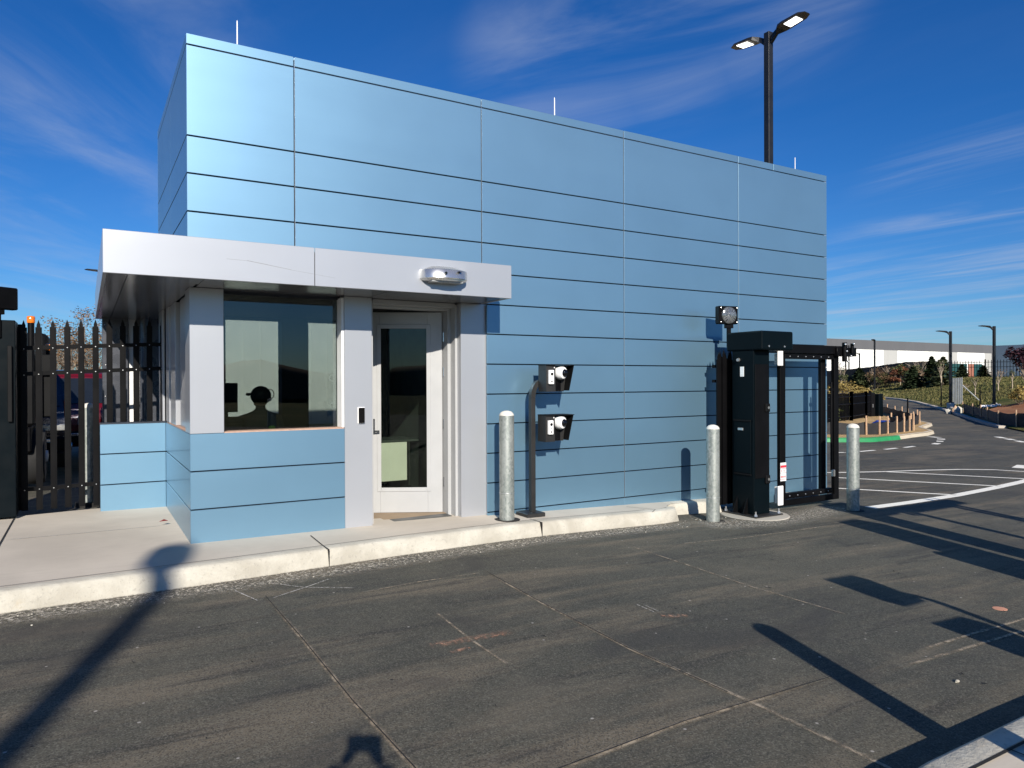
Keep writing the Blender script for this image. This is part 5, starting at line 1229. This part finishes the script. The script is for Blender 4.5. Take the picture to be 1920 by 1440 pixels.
MB().box(224, 236, 82.5, 83.98, 7.0, 7.6).build('canopy', M_WHG, w2); MB().box(228, 236, 83.9, 83.995, 1.7, 6.9).build('glass_front', plain('pale_glass', (0.15, 0.32, 0.33), 0.1), w2)
# perimeter fence in front of the warehouse
zt = lambda x, y: 1.7
def polar(az, d): return (d*math.sin(R(az)), d*math.cos(R(az)))
fp = [polar(a, d) for a, d in ((54.0, 118), (56.4, 112), (58.0, 106), (59.4, 102), (61.5, 100), (64, 98), (66.3, 97), (70, 97))]
scr = thing('screened_fence', 'long dark fence with black screening in front of the warehouse wall', 'fence', (*fp[0], 1.7))
m = MB()
tp = [2.9, 3.2, 3.5, 3.8, 3.8]
for i, (a, b) in enumerate(zip(fp[:4], fp[1:5])):
    for k in range(6):
        u, v = k/6, (k+1)/6; p = (a[0]+(b[0]-a[0])*u, a[1]+(b[1]-a[1])*u); q = (a[0]+(b[0]-a[0])*v, a[1]+(b[1]-a[1])*v)
        zu = tp[i]+(tp[i+1]-tp[i])*u; zv = tp[i]+(tp[i+1]-tp[i])*v
        m.prism([(*p, 0.3), (*q, 0.3), (*q, zv+random.uniform(-.04, .04)), (*p, zu)], (0.05, -0.05, 0))
m.build('screen', plain('black_windscreen', (0.020, 0.021, 0.023), 0.8), scr)
picket_fence(fp[4:], 2.1, 'black steel perimeter fence on the crest right of the evergreens', zt, 0.30)

# ------------------------------------------------------------------ trees
def leafmat(name, c1, c2, tr=0.25):
    m = Mat(name); oi = m.n.new('ShaderNodeNewGeometry'); f = m.noise(1.1, 4, 0.6, 0, oi.outputs['Position']); rn = oi.outputs['Random Per Island']
    b = m.mix(m.math('ADD', m.math('MULTIPLY', rn, 0.6), m.math('MULTIPLY', f, 0.4)), c1, c2); m.set(base=b, rough=0.8, spec=0.2)
    m.b.inputs['Subsurface Weight'].default_value = 0.0
    return m.m
M_BARK = plain('grey_bark', (0.20, 0.16, 0.12), 0.9, 0, 0.25, 6); M_BARKP = plain('pale_bark', (0.38, 0.31, 0.23), 0.9, 0, 0.2, 6)
M_EVER = leafmat('evergreen_needles', (0.010, 0.020, 0.010), (0.040, 0.060, 0.024)); M_PINE = leafmat('pine_needles', (0.020, 0.032, 0.014), (0.085, 0.10, 0.05))
M_RUST = leafmat('rust_leaves', (0.11, 0.040, 0.022), (0.24, 0.105, 0.058)); M_YEL = leafmat('yellow_leaves', (0.13, 0.10, 0.03), (0.40, 0.30, 0.10))
M_BROWN = leafmat('brown_twigs', (0.10, 0.060, 0.030), (0.24, 0.15, 0.085)); M_PURP = leafmat('plum_leaves', (0.012, 0.006, 0.010), (0.060, 0.022, 0.030)); M_GRN = leafmat('dull_green_leaves', (0.030, 0.045, 0.015), (0.11, 0.12, 0.05))
def leaves(m, c, rad, n, s, rnd, flat=1.0, up=0.0):
    for _ in range(n):
        while True:
            v = Vector((rnd.uniform(-1, 1), rnd.uniform(-1, 1), rnd.uniform(-1, 1)))
            if 0.1 < v.length < 1: break
        p = Vector(c)+Vector((v.x*rad[0], v.y*rad[1], v.z*rad[2])); q = Matrix.Rotation(rnd.uniform(0, 6.28), 3, 'Z') @ Matrix.Rotation(rnd.uniform(-1.3, 1.3)*flat, 3, 'X')
        ss = s*rnd.uniform(0.6, 1.4); a = q @ Vector((ss, 0, 0)); b = q @ Vector((0, ss*0.6, up*ss))
        vs = [m.bm.verts.new(p+k) for k in (a, b, -a, -b)]; m.bm.faces.new(vs)
def branchy(m, p, d, L, r, depth, rnd, spread=0.5, tips=None):
    q = p+d*L; m.tube(p, q, r, r*0.62, 6 if r > 0.03 else 4, caps=False)
    if depth == 0:
        if tips is not None: tips.append(q)
        return
    for _ in range(rnd.choice((2, 3, 3))):
        nd = (d+Vector((rnd.uniform(-1, 1), rnd.uniform(-1, 1), rnd.uniform(-0.2, 0.7)))*spread).normalized()
        branchy(m, p+d*L*rnd.uniform(0.55, 1.0), nd, L*rnd.uniform(0.6, 0.8), r*0.55, depth-1, rnd, spread, tips)
def tree(kind, x, y, z, h, w, label, seed, group=None):
    rnd = random.Random(seed)
    nm = {'conifer': 'evergreen_tree', 'pine': 'pine_tree', 'bare': 'bare_tree', 'rust': 'autumn_tree', 'yellow': 'yellow_shrub', 'plum': 'plum_tree', 'sapling': 'sapling', 'brown': 'thicket_tree', 'green': 'shrub'}[kind]
    t = thing(nm, label, 'tree' if kind not in ('yellow', 'green') else 'shrub', (x, y, z), group=group)
    m = MB(); tips = []
    if kind in ('conifer', 'pine'):
        m.tube((0, 0, -0.2), (0, 0, h*0.95), 0.02*h+0.03, 0.01, 8); trunk = m.build('trunk', M_BARK, t, local=True)
        f = MB(); n = int(16 if kind == 'pine' else 20)
        for i in range(n):
            u = i/(n-1); zz = h*(0.06+0.92*u); rad = w/2*(1-u)**(0.75 if kind == 'conifer' else 0.6)*(0.8+0.4*rnd.random())+0.04
            if kind == 'conifer' and u < 0.25: rad *= 0.8+0.8*u
            k_ = 9 if kind == 'conifer' else 7
            for k in range(k_):
                a = 2*math.pi*(k+rnd.random())/k_; r = rad*rnd.uniform(0.5, 0.95)
                leaves(f, (r*math.cos(a)*0.75, r*math.sin(a)*0.75, zz-r*0.12), (r*0.5+0.08, r*0.5+0.08, h*0.035+0.05), 16 if kind == 'conifer' else 11, 0.05*w+0.035, rnd, 0.6)
        f.build('crown', M_EVER if kind == 'conifer' else M_PINE, t, local=True)
        return t
    th = {'bare': 0.35, 'rust': 0.26, 'plum': 0.30, 'sapling': 0.45, 'brown': 0.12, 'yellow': 0.05, 'green': 0.05}[kind]*h
    branchy(m, Vector((0, 0, -0.1)), Vector((rnd.uniform(-.04, .04), rnd.uniform(-.04, .04), 1)).normalized(), th+0.1, 0.012*h+0.025, 0, rnd)
    nb = {'bare': 7, 'rust': 8, 'plum': 9, 'sapling': 5, 'brown': 9, 'yellow': 9, 'green': 8}[kind]
    for k in range(nb):
        a = 2*math.pi*(k+rnd.random())/nb; ti = rnd.uniform(0.2, 0.75)*(w/h)*1.5; d = Vector((math.cos(a)*ti, math.sin(a)*ti, 1)).normalized()
        branchy(m, Vector((0, 0, th*rnd.uniform(0.7, 1.0))), d, (h-th)*0.45*rnd.uniform(0.7, 1.05), 0.006*h+0.012, 2, rnd, 0.45, tips)
    m.build('trunk', M_BARKP if kind in ('bare', 'rust', 'sapling') else M_BARK, t, local=True)
    mt, n, s = {'bare': (M_BROWN, 3, 0.05), 'rust': (M_RUST, 26, 0.11), 'plum': (M_PURP, 34, 0.10), 'sapling': (M_GRN, 5, 0.07), 'brown': (M_BROWN, 34, 0.065), 'yellow': (M_YEL, 20, 0.10), 'green': (M_GRN, 22, 0.11)}[kind]
    f = MB()
    for q in tips: leaves(f, q, (0.10*w+0.05, 0.10*w+0.05, 0.07*h+0.04), n, s*(0.5+h*0.10), rnd)
    f.build('crown', mt, t, local=True); return t
def on_slope(az, dip):
    """distance at which the slope is met from the camera along az, the sight line dropping by dip per metre"""
    d = 36.0
    while d < 150:
        x, y = polar(az, d)
        if CAM_H-dip*d < hill_z(x, y): break
        d += 0.5
    return min(d, 96)
def T_(kind, az, base, top, w, lab, seed, group=None, d=None):  # az worked out from image pixel columns; base and top are image pixel rows
    c_ = math.cos(R(az-30.68)); dip = (base-711)/1349.4*c_; rise = (711-top)/1349.4*c_
    d = d or on_slope(az, dip); x, y = polar(az, d); zb_ = min(CAM_H-dip*d, hill_z(x, y)); zt_ = CAM_H+rise*d
    return tree(kind, x, y, zb_-0.1, zt_-zb_+0.1, w, lab, seed, group)
G1 = 'young trees on the grass slope'
T_('sapling', 55.26, 716, 664, 2.2, 'slender green young tree before the white wall beside the folding gate', 11, G1, 95)
T_('yellow', 55.85, 742, 700, 2.6, 'yellow green shrub rising above the island fence', 12, None, 56)
T_('yellow', 56.6, 748, 716, 2.0, 'smaller yellow shrub touching the end of the island fence', 13, None, 54)
T_('yellow', 55.0, 746, 726, 1.8, 'brownish yellow shrub low beside the folding gate', 14, None, 50)
T_('bare', 57.05, 717, 684, 2.6, 'bare young tree with brown twigs left of the slim lamp', 15, G1)
T_('conifer', 56.45, 714, 690, 3.2, 'dark evergreen behind the yellow shrub', 16)
T_('green', 55.9, 711, 692, 4.2, 'dull green shrub at the foot of the warehouse wall', 17)
T_('bare', 58.43, 714, 674, 2.2, 'thin bare tree left of the rust coloured one', 18, G1)
T_('green', 58.0, 712, 690, 3.6, 'dark green shrub behind the slim lamp', 19)
T_('rust', 59.03, 722, 681, 2.3, 'rust red young tree on the grass slope', 20, G1)
T_('green', 59.3, 710, 672, 3.6, 'tall loose green tree behind the rust red one', 21)
T_('conifer', 59.80, 727, 688, 2.6, 'broad black green evergreen right of the rust red tree', 22)
T_('bare', 60.22, 716, 667, 3.4, 'bare tree with a pale trunk between two evergreens', 23, G1)
T_('conifer', 60.92, 719, 669, 2.5, 'tallest dark evergreen on the slope', 24)
T_('pine', 61.60, 722, 670, 3.2, 'open grey green pine just left of the area lamp', 25)
T_('sapling', 61.48, 730, 671, 0.7, 'thin pale staked sapling in front of the pine', 26, G1)
T_('sapling', 63.45, 742, 698, 1.3, 'small yellowish sapling between the two tall lamps', 27, G1)
T_('bare', 62.9, 733, 714, 1.3, 'low bare shrub on the grass between the lamps', 28, G1)
T_('bare', 64.72, 734, 682, 1.3, 'reddish bare sapling behind the rightmost lamp', 29, G1)
T_('sapling', 65.48, 730, 690, 0.4, 'thin pale stake tree near the right edge', 30, G1)
T_('plum', 66.35, 716, 622, 4.2, 'dark plum leaved tree at the right edge', 31, None, 56)
T_('yellow', 65.95, 762, 722, 1.3, 'small pale shrub on the slope at the right edge', 32)
T_('green', 57.35, 715, 692, 3.4, 'low dark shrub in front of the slim lamp', 33); T_('rust', 58.72, 724, 704, 1.9, 'low russet bush beside the rust red tree', 34)
T_('conifer', 62.7, 709, 684, 1.8, 'small dark evergreen behind the perimeter fence, left', 35, None, 99); T_('conifer', 63.9, 709, 686, 1.8, 'small dark evergreen behind the perimeter fence, right', 36, None, 99)
T_('bare', 56.8, 719, 694, 2.4, 'low bare brush under the bare young tree', 37, G1); T_('brown', 58.15, 713, 686, 4.0, 'brown thicket tree behind the thin bare tree', 38)
T_('brown', 60.4, 713, 682, 4.4, 'brown thicket tree in shade behind the evergreens', 39); T_('brown', 57.6, 713, 688, 4.0, 'brown thicket tree left of the slim lamp', 40)
T_('brown', 59.6, 712, 680, 4.4, 'brown thicket tree between the rust red tree and the broad evergreen', 41)
# trees far behind the left leaf
for k, (az, d, h, w, kd) in enumerate([(-1.4, 75, 5.6, 6, 'brown'), (-0.6, 80, 6.6, 6, 'brown'), (0.0, 72, 8.6, 6.5, 'brown'), (0.65, 76, 7.4, 6.5, 'brown'), (1.3, 70, 6.0, 6, 'brown'), (-2.4, 78, 5.4, 6, 'brown'), (-3.6, 80, 5.8, 6, 'brown')]):
    x, y = polar(az, d); tree(kd, x, y, 0.1, h, w, ['low brown tree seen over the navy car', 'brown leafless tree left of the tallest one behind the pales', 'tallest brown autumn tree seen behind the pales', 'brown tree just left of the canopy edge', 'brown tree mostly hidden behind the grey pier', 'brown tree behind the black work truck', 'furthest left brown tree behind the work truck'][k], 60+k, 'brown trees beyond the cars')

# grass tufts on the slope
m = MB(); rr = random.Random(9)
for _ in range(26000):
    az = rr.uniform(55.5, 68); d = rr.uniform(38, 105); x, y = polar(az, d)
    if d < 62 and az > 64.3 and hill_side(x, y) < 5: continue
    if hill_side(x, y) < 0.5: continue
    z = hill_z(x, y)-0.02; a_ = rr.uniform(0, 6.28); s = rr.uniform(0.02, 0.07)*(0.6+d/90); hh = rr.uniform(0.05, 0.20)
    vs = [m.bm.verts.new(q) for q in ((x-s*math.cos(a_), y-s*math.sin(a_), z), (x+s*math.cos(a_), y+s*math.sin(a_), z), (x+rr.uniform(-.1, .1), y+rr.uniform(-.1, .1), z+hh))]
    m.bm.faces.new(vs)
tag(m.build('grass', leafmat('grass_blades', (0.055, 0.066, 0.020), (0.155, 0.130, 0.052))), 'rough green and straw coloured grass on the slope', 'grass', kind='stuff')
# weeds on the island behind its fence
m = MB(); rr = random.Random(10)
for _ in range(2600):
    u = rr.random(); v = rr.random(); x = 30+u*12+v*3; y = 21.2+u*6.2+v*6; z = gz(x)+0.1; leaves(m, (x, y, z+rr.uniform(0, 0.9)), (0.15, 0.15, 0.2), 2, 0.09, rr)
tag(m.build('weeds', M_GRN), 'dark green weeds behind the island picket fence', 'weeds', kind='stuff')
# low wooded ridge to the south, reflected in the booth glass
m = MB(); rr = random.Random(12); xs3 = [-90+k*2.0 for k in range(110)]; prev = None
for k, x in enumerate(xs3):
    h = 2.6+0.8*math.sin(x*0.11)+0.5*math.sin(x*0.43+1)+rr.uniform(-0.25, 0.25)
    row = [m.bm.verts.new((x, -58, -0.1)), m.bm.verts.new((x, -61, h*0.75)), m.bm.verts.new((x, -64, h)), m.bm.verts.new((x, -72, h*0.8)), m.bm.verts.new((x, -80, -0.1))]
    if prev:
        for a in range(4): m.bm.faces.new((prev[a], row[a], row[a+1], prev[a+1]))
    prev = row
tag(m.build('wooded_hills', M_BROWN, smooth=True), kind='structure')
